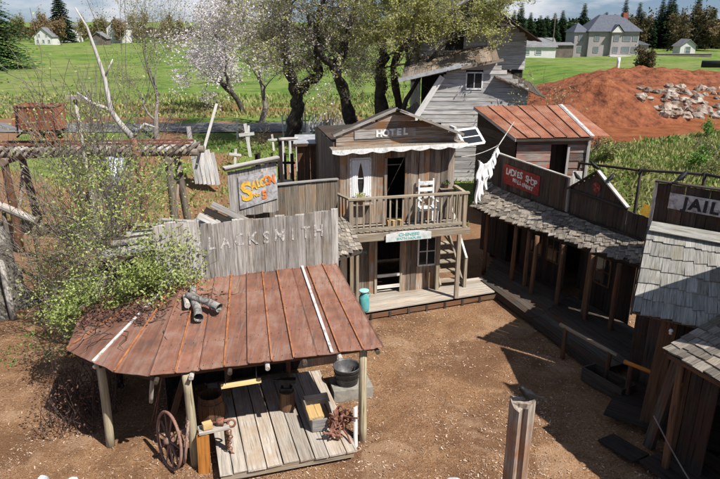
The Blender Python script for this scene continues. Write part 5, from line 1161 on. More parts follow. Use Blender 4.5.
garment('narrow white cloth closest to the dark sign front on the line', Lp(.90), Lp(.98), .30, 'strip', 5)
# ------------------------------------------------------------------ timber trestle and ore cart
tt = thing('timber_trestle', 'old log trestle carrying mine track on leaning timber posts', 'trestle', (-10, 22.5, 0))
def tx(x): return 22.6 + .10 * (x + 13) * .3
for dy in (-.45, .45):
    for x0, x1 in ((-14.6, -11.6), (-11.8, -8.7), (-8.9, -5.9)):
        pole('stringer_log', tt, (x0, tx(x0) + dy, 3.55 + R.random() * .06), (x1, tx(x1) + dy, 3.58 + R.random() * .06), .16, .14, W_log)
x = -14.5
while x < -5.9:
    pole('tie', tt, (x, tx(x) - .75 - R.random() * .1, 3.78), (x + (R.random() - .5) * .1, tx(x) + .75, 3.80), .065, .06, W_log if R.random() < .7 else W_drift); x += .27
for dy in (-.3, .3): beam('rail', tt, (-14.6, tx(-14.6) + dy, 3.90), (-6.2, tx(-6.2) + dy, 3.93), .05, .08, M_rust, up)
for x in (-12.75, -9.75, -6.9):
    for dy, k in ((-.55, -.35), (.55, .35)):
        pole('post', tt, (x + .1, tx(x) + dy + k, hgt(x, 22) - .2), (x - .1, tx(x) + dy, 3.5), .16, .13, W_brown if x == -12.75 and dy < 0 else W_log)
    pole('cap_log', tt, (x, tx(x) - .8, 3.36), (x, tx(x) + .8, 3.36), .13, .13, W_log)
    pole('cross_brace', tt, (x, tx(x) - .7, .8), (x, tx(x) + .6, 3.2), .07, .06, W_log)
pole('brace', tt, (-9.9, 22.3, .6), (-8.4, 22.4, 3.4), .08, .07, W_log); pole('brace', tt, (-9.5, 22.2, .4), (-10.9, 22.4, 3.4), .08, .07, W_log)
ca = thing('ore_cart', 'rusty riveted ore cart standing on the timber trestle', 'ore cart', (-11.75, 22.65, 3.95))
cz = 4.02; cy = tx(-11.7)
def cbox(x0, x1, y0, y1, z0, z1, ins=.03):
    pass
c8 = {}
xa, xb, ya, yb, z0, z1 = -12.22, -10.80, cy - .42, cy + .42, cz + .42, cz + 1.27
bot = [(xa + .04, ya + .08, z0), (xb - .02, ya + .08, z0), (xb - .02, yb - .08, z0), (xa + .04, yb - .08, z0)]; top = [(xa, ya, z1), (xb, ya, z1), (xb, yb, z1), (xa, yb, z1)]
for i, nm in enumerate(('side_panel', 'end_panel', 'side_panel', 'end_panel')):
    j = (i + 1) % 4; c_ = V((-11.68, cy, 0)); n_ = (V(bot[j]) - V(bot[i])).cross(V(top[i]) - V(bot[i])).normalized()
    slab(nm, ca, [V(bot[i]), V(bot[j]), V(top[j]), V(top[i])], n_ * -.02, M_cart)
slab('floor_panel', ca, [V(p) for p in bot], (0, 0, .02), M_cart)
for i in range(4):
    j = (i + 1) % 4; beam('rim_angle', ca, V(top[i]), V(top[j]), .05, .05, M_rust, up)
for f in (.33, .5, .95, .04): beam('side_strap', ca, lerp(V(bot[0]), V(bot[1]), f) + V((0, -.012, 0)), lerp(V(top[0]), V(top[1]), f) + V((0, -.012, 0)), .05, .015, M_cart if f < .4 else M_rust, (0, -1, 0))
b = MB()
for f in (.04, .33, .5, .95):
    for g in (.1, .3, .5, .7, .9): p = lerp(lerp(V(bot[0]), V(bot[1]), f), lerp(V(top[0]), V(top[1]), f), g) + V((0, -.03, 0)); b.box(p, (.025, .02, .025))
rv = b.build('rivets', M_rust, ca); rv['kind'] = 'stuff'
slab('lip_plate', ca, [V((xa - .02, ya + .02, z1)), V((xa - .22, ya + .02, z0 + .18)), V((xa + .02, ya + .05, z0 + .05)), V((xa + .04, ya + .05, z1))], (0, .78, 0), M_cart)
beam('door_bar', ca, (xa + .12, ya - .02, z1 + .02), (xa - .02, ya - .04, z0 - .12), .05, .03, M_blacki, (0, -1, 0))
for dy in (-.28, .28): beam('chassis_beam', ca, (xa + .1, cy + dy, cz + .34), (xb - .0, cy + dy, cz + .34), .09, .12, W_black, up)
for x_ in (xa + .55, xb - .33):
    pole('axle', ca, (x_, cy - .36, cz + .16), (x_, cy + .36, cz + .16), .03, .03, M_blacki)
    beam('axle_box', ca, (x_, cy - .26, cz + .16), (x_, cy - .26, cz + .36), .22, .07, M_blacki, (0, -1, 0))
    for dy in (-.36, .36):
        M = Matrix.Translation((x_, cy + dy, cz + .185)) @ Matrix.Rotation(math.pi / 2, 4, 'X'); b = MB(); b.torus(.165, .034, 20, 6, M)
        for k in range(6): a = k * math.pi / 3; b.bar(M @ V((0, 0, 0)), M @ V((.16 * math.cos(a), .16 * math.sin(a), 0)), .035, .03, (0, -1, 0))
        b.build('wheel', M_cart, ca, True)
beam('coupler', ca, (xa - .02, cy, cz + .32), (xa - .32, cy, cz + .1), .05, .05, M_blacki, up)
# pale heap (white painted stump) behind the trestle, rails etc.
def stones(name, label, cat, pts, s, mat, seed, group=None):
    for i, (x, y, k_) in enumerate(pts):
        pass
def rock(name, label, c, s, mat, seed, group=None, kind=None, flat=.7):
    r_ = random.Random(seed); b = MB(); n, m_ = 10, 7; vs = []
    for j in range(m_ + 1):
        ph = math.pi * j / m_
        for i in range(n):
            th = 2 * math.pi * i / n; d = V((math.sin(ph) * math.cos(th), math.sin(ph) * math.sin(th), math.cos(ph)))
            k = 1 + .45 * noise.noise(d * 1.4 + V((seed * 3.7, 0, 0))) + .12 * noise.noise(d * 4 + V((seed, 5, 0)))
            vs.append((d.x * s * k * (1 + .3 * math.sin(seed)), d.y * s * k, d.z * s * k * flat))
    b.add(vs, [(j * n + i, (j + 1) * n + i, (j + 1) * n + (i + 1) % n, j * n + (i + 1) % n) for j in range(m_) for i in range(n)])
    o = put(bpy.data.objects.new(name, b.mesh(name, mat)), None, Matrix.Translation(V(c)) @ Matrix.Rotation(seed * 1.3, 4, 'Z')); return tag(o, label, 'rock', group, kind)
rock('limestone_block', 'tall white weathered stone standing beyond the trestle under the dead branch', (-11.2, 27.5, 2.0), .55, M_wrock, 3, None, None, 1.9)
# fence and crosses of the boot hill
pf = thing('picket_fence', 'leaning white picket fence among the trees behind the outhouse', 'fence', (-3, 34, 1.4))
x = -4.6
while x < -.2:
    z = hgt(x, 37.3); h = 1.35 + .3 * R.random(); beam('picket', pf, (x, 37.3 + R.random() * .06, z - .1), (x + (R.random() - .5) * .12, 37.3, z + h), .09, .03, W_white, (0, -1, 0)); x += .17 + .05 * R.random()
for z in (.5, 1.1): beam('fence_rail', pf, (-4.7, 37.36, 1.5 + z), (-.1, 37.36, 1.5 + z), .08, .03, W_white, (0, -1, 0))
def cross(label, x, y, h, tilt, w=.11, wd=.6):
    z = hgt(x, y); t = thing('grave_cross', label, 'grave marker', (x, y, z), 'white grave crosses on the slope')
    d = V((math.sin(tilt), .05, math.cos(tilt))); s_ = V((math.cos(tilt), 0, -math.sin(tilt)))
    beam('upright', t, V((x, y, z - .1)), V((x, y, z)) + d * h, w, .05, W_white, (0, -1, 0)); c_ = V((x, y - .04, z)) + d * h * .68
    beam('cross_arm', t, c_ - s_ * wd / 2, c_ + s_ * wd / 2, w, .04, W_white, (0, -1, 0))
cross('tallest white cross standing right of the grey leaning boards', -5.8, 32.5, 1.75, -.12, .16, .8)
cross('low thick white cross beside the saloon sign, nearest of the crosses', -6.4, 31.2, .9, .1, .12, .6)
cross('white cross leaning before the picket fence', -2.35, 33.8, 1.2, .12, .11, .6)
cross('upright white cross near the gnarled tree trunk', -2.9, 34.2, 1.25, .0, .11, .55)
cross('small white cross at the left end of the picket fence', -4.7, 33.6, .9, -.08, .10, .5)
cross('narrow white cross halfway between the tallest cross and the low thick cross', -6.15, 34.0, 1.3, .05, .10, .55)
cross('wide armed white cross close before the picket fence middle', -3.6, 36.2, 1.4, -.05, .12, .7)
cross('far small white cross behind the tallest cross near the gravel road', -7.2, 36.4, 1.2, .0, .11, .55)
lf = thing('leaning_planks', 'tall grey plank panel leaning above the shed roof litter left of the crosses', 'plank panel', (-7.2, 29, 1.2))
for k in range(6): beam('plank', lf, (-7.7 + k * .21, 28.6 - k * .05, .9), (-8.05 + k * .21, 29.2 - k * .03, 3.0 - .14 * k + (.5 if k == 0 else 0)), .2, .03, W_barn, (0, -1, .3))
beam('white_prop', lf, (-7.3, 28.4, 2.3), (-6.55, 28.8, 4.6), .12, .05, W_white, (0, -1, 0))
gf = thing('iron_gate_frame', 'white tubular frame standing beside the dark outhouse', 'frame', (-3, 22, 1))
for p, q in (((-2.75, 22.0, .6), (-2.75, 22.0, 4.2)), ((-2.25, 22.0, .6), (-2.25, 22.0, 4.2)), ((-2.75, 22.0, 4.15), (-2.25, 22.0, 4.15)), ((-2.5, 22.0, 2.5), (-2.5, 22.0, 4.15))): beam('frame_bar', gf, p, q, .08, .05, W_white, (0, -1, 0))
df = thing('dark_fence', 'short black picket fence with white base left of the outhouse', 'fence', (-3.2, 20.5, 0))
for k in range(6): beam('picket', df, (-3.4 + k * .22, 20.6, 2.2), (-3.4 + k * .22, 20.6, 3.95 - .15 * (k % 2)), .08, .04, W_black, (0, -1, 0))
beam('rail', df, (-3.7, 20.65, 3.6), (-2.2, 20.65, 3.6), .08, .04, W_black, (0, -1, 0)); beam('white_board', df, (-3.5, 20.55, 2.9), (-2.3, 20.55, 2.9), .3, .03, W_white, (0, -1, 0))
for x in (-3.5, -2.3): beam('post', df, (x, 20.7, 0), (x, 20.7, 3.9), .1, .1, W_black, (0, -1, 0))
pp = thing('pipe_post', 'dark post with pale horizontal pipe above the SALOON sign', 'post', (-2.1, 17.5, 2))
beam('post', pp, (-2.28, 17.6, 0), (-2.28, 17.6, 5.0), .1, .1, W_black, (0, -1, 0)); pole('pipe', pp, (-2.3, 17.5, 4.93), (-1.75, 17.55, 4.97), .05, .04, W_drift)

# ------------------------------------------------------------------ left edge: stump with props and logs
lg = thing('weathered_stump', 'huge bleached hollow stump at the left edge with grey logs propped against it', 'stump', (-10.9, 16.9, 0))
b = MB(); n_ = 22; prof = [(1.25, -.1), (1.05, .35), (.92, .9), (.88, 1.5), (.95, 2.0), (.80, 2.35), (.55, 2.3), (.45, 1.6), (.02, 1.4)]
for j, (r_, z) in enumerate(prof):
    for i in range(n_):
        a = 2 * math.pi * i / n_; k = 1 + .14 * math.sin(a * 5 + z) + .10 * math.sin(a * 9 + 2 * z) + .05 * R.random(); b.v.append((-11.15 + r_ * k * math.cos(a), 16.9 + r_ * k * math.sin(a), z + (.18 * math.sin(a * 4 + 1) if j > 3 else 0)))
for j in range(len(prof) - 1):
    for i in range(n_): b.f.append((j * n_ + i, j * n_ + (i + 1) % n_, (j + 1) * n_ + (i + 1) % n_, (j + 1) * n_ + i)); b.m.append(0)
b.build('stump_body', noisy('grey_stump', [(.3, (.07, .062, .052)), (.55, (.19, .175, .15)), (.72, (.34, .32, .29))], 3.5, bs=.9, bd=.05, distort=2.0), lg, True)
for lab, p, q, r_ in (('grey log leaning on the stump, lower end nearest the courtyard', (-9.95, 16.1, 0), (-10.5, 16.9, 2.5), .09), ('short pale log slanting across the stump front', (-10.6, 15.7, 0), (-10.5, 16.4, 1.5), .11), ('pale beam lying high from the stump toward the trestle post', (-11.6, 19.0, 2.6), (-10.35, 18.9, 2.1), .14)):
    o = thing('propped_log', lab, 'log', p, 'grey logs around the left stump'); pole('log', o, p, q, r_, r_ * .9, W_drift)
    if p[2] > 1: pole('prop', o, (-11.4, 19.0, 0), (-11.4, 19.0, 2.5), .08, .07, W_log); pole('prop', o, (-10.5, 18.95, 0), (-10.5, 18.95, 2.1), .08, .07, W_log)
wr = thing('round_grindstone', 'big round grey stone slab leaning against the left stump', 'stone', (-10.1, 16.4, 0))
b = MB(); b.lathe([(.001, -.12), (.85, -.12), (.9, 0), (.85, .12), (.001, .12)], 26); b.build('slab', noisy('mossy_stone', [(.3, (.09, .085, .075)), (.7, (.26, .245, .22))], 3, bs=.7, bd=.03), wr, True, fr((-10.75, 16.75, .85), (1, -.55, .25), up))

# ------------------------------------------------------------------ foreground post, crow, painted stones
fp = thing('gnarled_post', 'thick grey brown split tree post rising at the bottom right of centre', 'post', (1.88, 6.2, 0))
b = MB(); n_ = 16; H_ = 3.86
for j in range(15):
    z = -.1 + (H_ + .1) * j / 14
    for i in range(n_):
        a = 2 * math.pi * i / n_; k = 1 + .10 * math.sin(a * 3 + .5 * z) + .05 * math.sin(a * 7 + z) - (.38 if i == 12 else 0) + .03 * noise.noise(V((a * 2, z * 2, 0)))
        b.v.append((1.88 + .142 * k * math.cos(a), 6.2 + .142 * k * math.sin(a), z + (.05 * math.sin(a * 2 + 2) if j == 14 else 0)))
for j in range(14):
    for i in range(n_): b.f.append((j * n_ + i, j * n_ + (i + 1) % n_, (j + 1) * n_ + (i + 1) % n_, (j + 1) * n_ + i)); b.m.append(0)
b.f.append(tuple(14 * n_ + i for i in range(n_))); b.m.append(0)
W_fp = wood('split_post_wood', (.09, .065, .05), (.40, .34, .28), (.26, .12, .06), .7, .0, grain=(17, 17, 1.1))
b.build('post_body', W_fp, fp, False, Matrix.Identity(4))
crow('crow', 'black crow perched on top of the thick foreground post', (1.95, 6.2, 3.84), 3.5, .6, None)
for i, (x, y, s_, mt, lab) in enumerate([(1.75, 9.18, .17, M_wrock, 'pale blue white painted stone left of the foreground post'), (2.10, 9.16, .15, M_wrock, 'small pale blue stone touching the foreground post at the picture edge'), (2.72, 9.28, .20, M_wrock, 'white stone with orange streak right of the foreground post'),
                               (-5.8, 9.22, .18, M_wrock, 'pale stone at the lower left corner of the ground'), (-5.2, 9.2, .17, M_wrock, 'second pale stone from the lower left corner'), (-4.6, 9.15, .12, M_wrock, 'small whitish stone below the left roof post')]):
    rock('painted_stone', lab, (x, y, .08), s_, mt, i + 2, 'pale stones along the bottom edge')

# ------------------------------------------------------------------ vegetation
def grow(seed, H_, r0, levels=5, ang=.55, wander=.22, upb=.25, lean=(0, 0), first=.35, kids=(3, 4), shrink=.68, rmin=.006):
    rr = random.Random(seed); segs = []; tips = []
    def go(p, d, L, r, lv):
        n = 6 if lv == 0 else 4; pts = [p.copy()]; rs = [r]; d = d.copy()
        for i in range(n):
            d = (d + V((rr.gauss(0, wander), rr.gauss(0, wander), rr.gauss(0, wander * .6) + upb * .25))).normalized(); p = p + d * L / n
            pts.append(p.copy()); rs.append(max(rmin, r * (1 - .55 * (i + 1) / n)))
        segs.append((pts, rs, lv))
        if lv >= levels - 1: tips.append((pts, lv)); return
        if lv >= levels - 2: tips.append((pts, lv))
        k = rr.choice(kids) + (1 if lv == 0 else 0)
        for c in range(k):
            f = first + (1 - first) * (c + rr.random()) / k if lv == 0 else .3 + .7 * (c + rr.random()) / k
            if c == k - 1: f = 1.0
            i = min(n, max(1, int(f * n + .5))); b = pts[i]; a = d.orthogonal().normalized(); a = Matrix.Rotation(rr.random() * 6.283, 3, d) @ a
            th = ang * (.6 + .8 * rr.random()) * (.55 if c == k - 1 else 1.1)
            nd_ = (d * math.cos(th) + a * math.sin(th) + V((0, 0, upb * .5))).normalized(); go(b, nd_, L * shrink * (.75 + .5 * rr.random()), max(rmin, rs[i] * (.85 if c == k - 1 else .62)), lv + 1)
    go(V((0, 0, 0)), V((lean[0], lean[1], 1)).normalized(), H_ * .42, r0, 0)
    return segs, tips
def leafquads(b, pts, n, size, spread, rr, flat=0):
    for _ in range(n):
        i_ = rr.randrange(0, len(pts) - 1); p = lerp(pts[i_], pts[i_ + 1], rr.random()) + V((rr.gauss(0, spread), rr.gauss(0, spread), rr.gauss(0, spread)))
        e = V((rr.gauss(0, 1), rr.gauss(0, 1), rr.gauss(0, .7))).normalized(); f = e.cross(V((rr.gauss(0, 1), rr.gauss(0, 1), rr.gauss(0, 1))))
        if f.length < .05: continue
        f = f.normalized() * size * (.3 + .3 * rr.random()); e = e * size * (.5 + .6 * rr.random())
        k = len(b.v); b.v += [tuple(p - e), tuple(p + f), tuple(p + e), tuple(p - f)]; b.f.append((k, k + 1, k + 2, k + 3)); b.m.append(0)
def tree(name, label, cat, x, y, H_, r0, seed, bark, leaves, group=None, z=None, sc=None, filt=None, **kw):
    z = hgt(x, y) - .15 if z is None else z
    t = thing(name, label, cat, (x, y, z), group); segs, tips = grow(seed, H_, r0, **kw); rr = random.Random(seed + 1)
    M = Matrix.Translation((x, y, z)); sc = sc or (1, 1, 1); S = lambda p: V((p.x * sc[0], p.y * sc[1], p.z * sc[2]))
    tb_ = MB(); bb = MB()
    for pts, rs, lv in segs:
        (tb_ if lv <= 1 else bb).tube([S(p) for p in pts], rs, 9 if lv == 0 else (6 if lv == 1 else (4 if lv == 2 else 3)), cap=False)
    tb_.build('trunk', bark, t, True, M)
    if bb.v: bb.build('branches', bark, t, True, M)
    for (mat, nm, n, size, spread) in leaves:
        lb = MB()
        for pts, lv in tips:
            ps = [S(p) for p in pts]
            if filt and not filt(M @ ps[-1]): continue
            k = n if rr.random() < .85 else n // 4; leafquads(lb, ps, k, size, spread, rr)
        if lb.v: lb.build(nm, mat, t, False, M)
    return t
CR = 'crown'
def limb_tree(name, label, limbs, seed, leaves, H_=3.0, nsub=9, zmin=5.0, upb=.12, filt=None, drop=1.0):
    x0, y0, z0 = limbs[0][0][0]; t = thing(name, label, 'tree', (x0, y0, z0)); rr = random.Random(seed); tb_ = MB(); bb = MB(); lb = [MB() for _ in leaves]
    for pts, r0, r1 in limbs:
        P_ = [V(p) for p in pts]; Q_ = [P_[0]]
        for a, c in zip(P_, P_[1:]):
            for g in (.25, .5, .75, 1.0): Q_.append(lerp(a, c, g) + (V((rr.gauss(0, .05), rr.gauss(0, .07), rr.gauss(0, .03))) if g < 1 else V((0, rr.gauss(0, .1), 0))))
        n_ = len(Q_); tb_.tube(Q_, [(r0 + (r1 - r0) * (k / (n_ - 1)) ** .8) * (1 + .16 * math.sin(k * 1.9 + seed)) * (1.25 if k == 0 and pts is limbs[0][0] else 1) for k in range(n_)], 10, cap=False)
        up_ = [q for q in Q_ if q.z > zmin]
        for k in range(nsub):
            o = up_[int((k + rr.random()) / nsub * len(up_))] if k < nsub - 1 else up_[-1]
            a = rr.random() * 6.283; d = V((math.cos(a), .8 * math.sin(a), .25 + .5 * rr.random())).normalized(); Rm = d.to_track_quat('Z', 'Y').to_matrix()
            segs, tips = grow(seed * 31 + k, H_ * (1.5 + .9 * rr.random()), .055, levels=5, wander=.26, ang=.65, upb=0.0, kids=(3, 4), first=.25, shrink=.66)
            T_ = lambda p: o + Rm @ p + V((0, 0, upb * (p.length) - .035 * drop * p.length ** 2))
            for pts_, rs, lv in segs: bb.tube([T_(p) for p in pts_], rs, 5 if lv == 0 else 3, cap=False)
            for q, (mat, nm, n, size, sp_) in enumerate(leaves):
                for pts_, lv in tips:
                    ps = [T_(p) for p in pts_]
                    if filt and not filt(ps[-1]): continue
                    if rr.random() < .85: leafquads(lb[q], ps, n, size, sp_, rr)
    tb_.build('trunk', M_bark, t, True); bb.build('branches', M_barkg, t, True)
    for q, (mat, nm, n, size, sp_) in enumerate(leaves):
        if lb[q].v: lb[q].build(nm, mat, t)
limb_tree('gnarled_tree', 'dark gnarled fruit tree with forked twisting trunk nearest left of the hotel roof',
    [([(-4.2, 36, .9), (-3.94, 36, 2.08), (-3.55, 36, 3.4), (-3.58, 36, 4.41), (-4.04, 36, 5.62), (-4.06, 36, 6.69), (-4.18, 36, 7.85), (-3.8, 36, 9.03), (-3.98, 36, 10.0)], .52, .12),
     ([(-3.62, 36, 4.2), (-2.93, 36, 5.0), (-2.30, 36, 5.34), (-2.34, 36, 6.42), (-2.42, 36, 7.74), (-2.06, 36, 9.03), (-1.83, 36, 10.0)], .34, .10)], 3, [(L_spring, 'crown', 3, .075, .08), (L_bloss, 'blossom', 4, .07, .10)], nsub=8)
limb_tree('gnarled_tree', 'dark fruit tree with leaning curved trunk directly behind the hotel gable left end',
    [([(-.2, 35.5, 1.0), (-.57, 35.5, 2.9), (-1.0, 35.5, 4.75), (-1.49, 35.5, 5.81), (-2.0, 35.3, 6.3), (-2.5, 35.3, 7.23), (-2.8, 35.5, 8.51)], .44, .10),
     ([(-1.45, 35.5, 5.6), (-.82, 35.6, 6.71), (-.54, 35.5, 8.0), (-.11, 35.5, 9.5)], .28, .08)], 5, [(L_spring, 'crown', 4, .075, .08), (L_bloss, 'blossom', 2, .07, .10)], nsub=8)
limb_tree('gnarled_tree', 'thick double trunked yellow green tree left of the old barn',
    [([(1.40, 34, 1.0), (1.13, 34, 4.03), (1.06, 34, 5.75), (1.3, 34, 7.01), (1.9, 34, 8.73), (2.29, 34, 9.9)], .46, .10),
     ([(2.35, 34.3, 1.2), (2.16, 34.2, 3.66), (1.75, 34.1, 5.9), (2.3, 33.8, 7.4), (2.9, 33.5, 8.6), (3.3, 33.2, 9.6)], .28, .08)], 8, [(L_spring, 'crown', 5, .075, .08)], nsub=8, filt=lambda p: p.z > 5.3 or p.x < 2.2)
limb_tree('budding_tree', 'yellow green budding tree spreading before the upper gable of the old barn',
    [([(2.0, 30.9, 1.0), (2.1, 31.0, 4.0), (3.0, 31.0, 6.0), (4.4, 31.0, 7.5), (5.9, 31.0, 8.0), (7.3, 31.0, 7.9)], .15, .04),
     ([(2.6, 31.0, 5.4), (2.2, 31.0, 7.0), (1.9, 31.0, 8.6)], .11, .04)], 12, [(L_spring, 'crown', 6, .065, .08)], H_=1.9, nsub=8, zmin=6.2, filt=lambda p: p.z > 6.9 or p.x < 2.6)
tree('budding_tree', 'thin twiggy tree with sparse pale leaves at the right corner of the old barn', 'tree', 8.9, 30.4, 6.3, .09, 53, M_barkg, [(L_bud, CR, 4, .07, .2)], levels=5, wander=.2, ang=.6, upb=.1, kids=(3, 4), first=.3)
tree('blossom_tree', 'white blossoming fruit tree beyond the gravel road left of the gnarled trees', 'tree', -9.3, 50, 8.6, .24, 61, M_bark, [(L_bloss, 'blossom', 46, .11, .30)], levels=6, wander=.24, ang=.75, upb=.12, kids=(2, 3), first=.3, shrink=.76)
tree('blossom_tree', 'second white blossoming tree reaching above frame between bare tree and gnarled tree', 'tree', -7.0, 44, 9.6, .22, 67, M_barkg, [(L_bloss, 'blossom', 40, .10, .28), (L_spring, CR, 6, .09, .3)], levels=6, wander=.24, ang=.62, upb=.2, kids=(2, 3), first=.35, shrink=.75)
tree('bare_tree', 'nearly leafless grey tree with upright twigs beyond the trestle', 'tree', -12.3, 37.5, 9.2, .17, 71, M_barkg, [(L_bud, 'buds', 16, .055, .30)], levels=6, wander=.17, ang=.5, upb=.22, kids=(3, 3), first=.18, shrink=.72)
tree('bare_tree', 'smaller bare grey sapling in front of the left green field', 'tree', -16.5, 40, 5.0, .07, 73, M_barkg, [(L_bud, 'buds', 2, .06, .2)], levels=5, wander=.17, ang=.45, upb=.22, kids=(2, 3), first=.2)
# the shrub tree at the blacksmith's left end
tree('leafy_shrub', 'twiggy shrub with fresh light green leaves overhanging the left end of the rusty roof', 'shrub', -5.5, 13.0, 4.8, .06, 83, M_barkg, [(L_shrub, CR, 12, .042, .16)], levels=5, wander=.24, ang=.85, upb=.02, kids=(4, 5), first=.22, shrink=.72, z=0.2)
tree('leafy_shrub', 'dense bright green leaved bush in front of the facade left edge above the roof', 'shrub', -4.75, 12.75, 3.3, .05, 89, M_barkg, [(L_shrub, CR, 22, .045, .18)], levels=5, wander=.26, ang=1.0, upb=-.04, kids=(4, 5), first=.45, shrink=.70, z=1.0)
tree('tall_twigs', 'tall thin grey shoots with tiny leaves rising in front of the trestle', 'shrub', -6.9, 15.6, 6.6, .05, 97, M_barkg, [(L_shrub, 'leaves', 2, .035, .10)], levels=4, wander=.12, ang=.35, upb=.15, kids=(5, 6), first=.05, shrink=.85, rmin=.007)
tree('tall_twigs', 'arching thin grey twigs left of the green shrub over the orange dirt', 'shrub', -7.6, 14.6, 4.6, .035, 101, M_barkg, [(L_shrub, 'leaves', 2, .035, .12)], levels=4, wander=.16, ang=.6, upb=.02, kids=(5, 6), first=.05, shrink=.8, rmin=.006, lean=(-.4, .1))
def clumps(t, mat, cs, size, seed, nm='foliage'):
    rr_ = random.Random(seed); b_ = MB()
    for (c, rad_, n) in cs:
        for _ in range(n):
            d = V((rr_.gauss(0, 1), rr_.gauss(0, 1), rr_.gauss(0, .8))); d = d.normalized() * rad_ * rr_.random() ** .45; p = V(c) + d
            if noise.noise(p * 2.6) < -.12: continue
            leafquads(b_, [p, p], 1, size, .01, rr_)
    b_.build(nm, mat, t)
shr = bpy.data.objects['leafy_shrub.001']; rr = random.Random(3)
cs_ = []
for _ in range(62):
    a = rr.random(); x = -6.6 + 2.9 * a; y = 12.0 + .8 * rr.random() + .1 * a; z = 1.9 + .5 * rr.random() + (1.9 * a ** 1.2) * rr.random(); cs_.append(((x, y, z), .30 + .25 * rr.random(), 190 if z < 3.6 else 80))
for _ in range(26): cs_.append(((-7.2 + 3.4 * rr.random(), 13.2 + 1.2 * rr.random(), 3.4 + 2.0 * rr.random()), .5, 28))
for _ in range(46): cs_.append(((-6.7 + 2.6 * rr.random(), 12.9 + .9 * rr.random(), 3.5 + 1.9 * rr.random()), .42, 62))
clumps(shr, L_shrub, cs_, .045, 5)
tree('tall_twigs', 'upright leafy shoots crossing the rusty trunk between trestle and shed roof', 'shrub', -6.1, 15.2, 6.0, .045, 131, M_barkg, [(L_shrub, 'leaves', 6, .042, .10)], levels=5, wander=.15, ang=.5, upb=.12, kids=(4, 5), first=.1, shrink=.75, rmin=.006)
tree('tall_twigs', 'low leafy twigs spreading on the orange dirt below the trestle', 'shrub', -8.6, 17.2, 3.6, .035, 137, M_barkg, [(L_shrub, 'leaves', 6, .045, .12)], levels=5, wander=.18, ang=.8, upb=.0, kids=(4, 5), first=.05, shrink=.75, rmin=.006)
# dead branch and rusty trunk
def D3(px, py, Y):   # only used for a few curved branches
    pass
dt = thing('dead_tree', 'bleached forked dead branch on a rusty brown trunk rising above the green shrub', 'tree', (-6.6, 18, 0))
b = MB(); b.tube([(-6.55, 18, 0), (-6.6, 18.05, 1.4), (-6.5, 18, 2.9), (-6.52, 18, 4.2), (-6.62, 18, 4.9)], [.16, .15, .13, .12, .10], 9); b.build('trunk', M_rust, dt, True)
b = MB(); b.tube([(-6.62, 18, 4.9), (-6.95, 18, 5.35), (-7.15, 18, 5.7), (-7.2, 18, 6.6), (-7.35, 18.0, 7.3), (-7.5, 18, 7.95), (-7.75, 18, 8.45)], [.10, .085, .075, .06, .05, .035, .02], 8)
b.tube([(-7.15, 18, 5.7), (-7.6, 17.9, 5.9), (-8.0, 17.9, 6.2)], [.06, .045, .03], 7); b.tube([(-6.62, 18, 4.9), (-6.2, 18, 5.3), (-5.9, 18, 5.2)], [.07, .05, .02], 7); b.tube([(-7.2, 18, 6.6), (-6.9, 18, 7.1)], [.04, .015], 6); b.build('dead_branch', M_deadw, dt, True)
bh = thing('bird_table', 'grey weathered T shaped post above the trestle at the left', 'post', (-8.3, 18.6, 0))
pole('post', bh, (-8.25, 18.6, 0), (-8.4, 18.6, 5.95), .06, .05, W_drift); beam('top_board', bh, (-8.65, 18.6, 5.98), (-8.05, 18.6, 6.0), .22, .10, W_drift, up)
for i, (x, y, r_, h, lab) in enumerate([(-5.75, 16.2, .16, 2.6, 'pale grey stub post left of the shed roof litter'), (-6.35, 16.0, .18, 2.9, 'broad dark brown stub post between trestle and shed roof'), (-5.2, 15.8, .13, 3.1, 'bleached broken snag just right of the rusty trunk')]):
    t = thing('broken_stub', lab, 'stump', (x, y, 0), 'broken stub posts by the shed'); pole('stub', t, (x, y, 0), (x + .15 * (i - 1), y, h), r_, r_ * .6, W_drift if i != 1 else W_brown)
# dead vine on the roof and brush below
b = MB(); rr = random.Random(5)
def roofz(x, y): return 2.0 + .155 * max(0, (y - 10.0)) + .03
for _ in range(46):
    x, y = -5.4 + 1.9 * rr.random(), 11.0 + 1.7 * rr.random(); a = rr.random() * 6.28; pts = []
    for i in range(6):
        a += rr.gauss(0, .6); x += math.cos(a) * .16; y += math.sin(a) * .12; pts.append(V((x, y, roofz(x, y) + .06 + .10 * rr.random())))
    b.tube(pts, [.012, .010, .009, .008, .006, .004], 4, cap=False)
dv = b.build('dead_vine', M_twig, None, True); tag(dv, 'tangle of dead brown vine lying over the left end of the rusty roof', 'vine', kind='stuff')
b = MB()
for _ in range(1900):
    u_ = rr.random(); x = -5.7 + 2.6 * u_ + rr.gauss(0, .12); y = 11.1 + 1.2 * rr.random() ** .8 + .35 * u_; p = V((x, y, roofz(x, y) + .03 + .12 * rr.random()))
    if N(x, y, 2.2, 4) < -.05 and u_ > .1: continue
    leafquads(b, [p, p], 1, .045, .01, rr)
dl_ = b.build('dead_leaves', L_dry, None); tag(dl_, 'dead brown leaves caught in the vine on the rusty roof', 'dead leaves', kind='stuff')
b = MB()
for _ in range(90):
    x, y = -6.6 + 1.3 * rr.random(), 10.6 + 1.7 * rr.random(); h = .4 + 1.1 * rr.random(); q = V((x + rr.gauss(0, .3), y + rr.gauss(0, .3), h))
    b.tube([V((x, y, -.02)), lerp(V((x, y, 0)), q, .5) + V((rr.gauss(0, .08), rr.gauss(0, .08), 0)), q], [.010, .008, .003], 3, cap=False)
bt = b.build('dead_brush', M_twig, None); tag(bt, 'dark dead brush standing on the ground at the left end of the roof', 'brush', kind='stuff')
b = MB()
for _ in range(1500):
    x, y = -6.7 + 1.5 * rr.random(), 10.6 + 1.8 * rr.random(); p = V((x, y, .05 + 1.2 * rr.random() ** 1.6)); leafquads(b, [p, p], 1, .04, .02, rr)
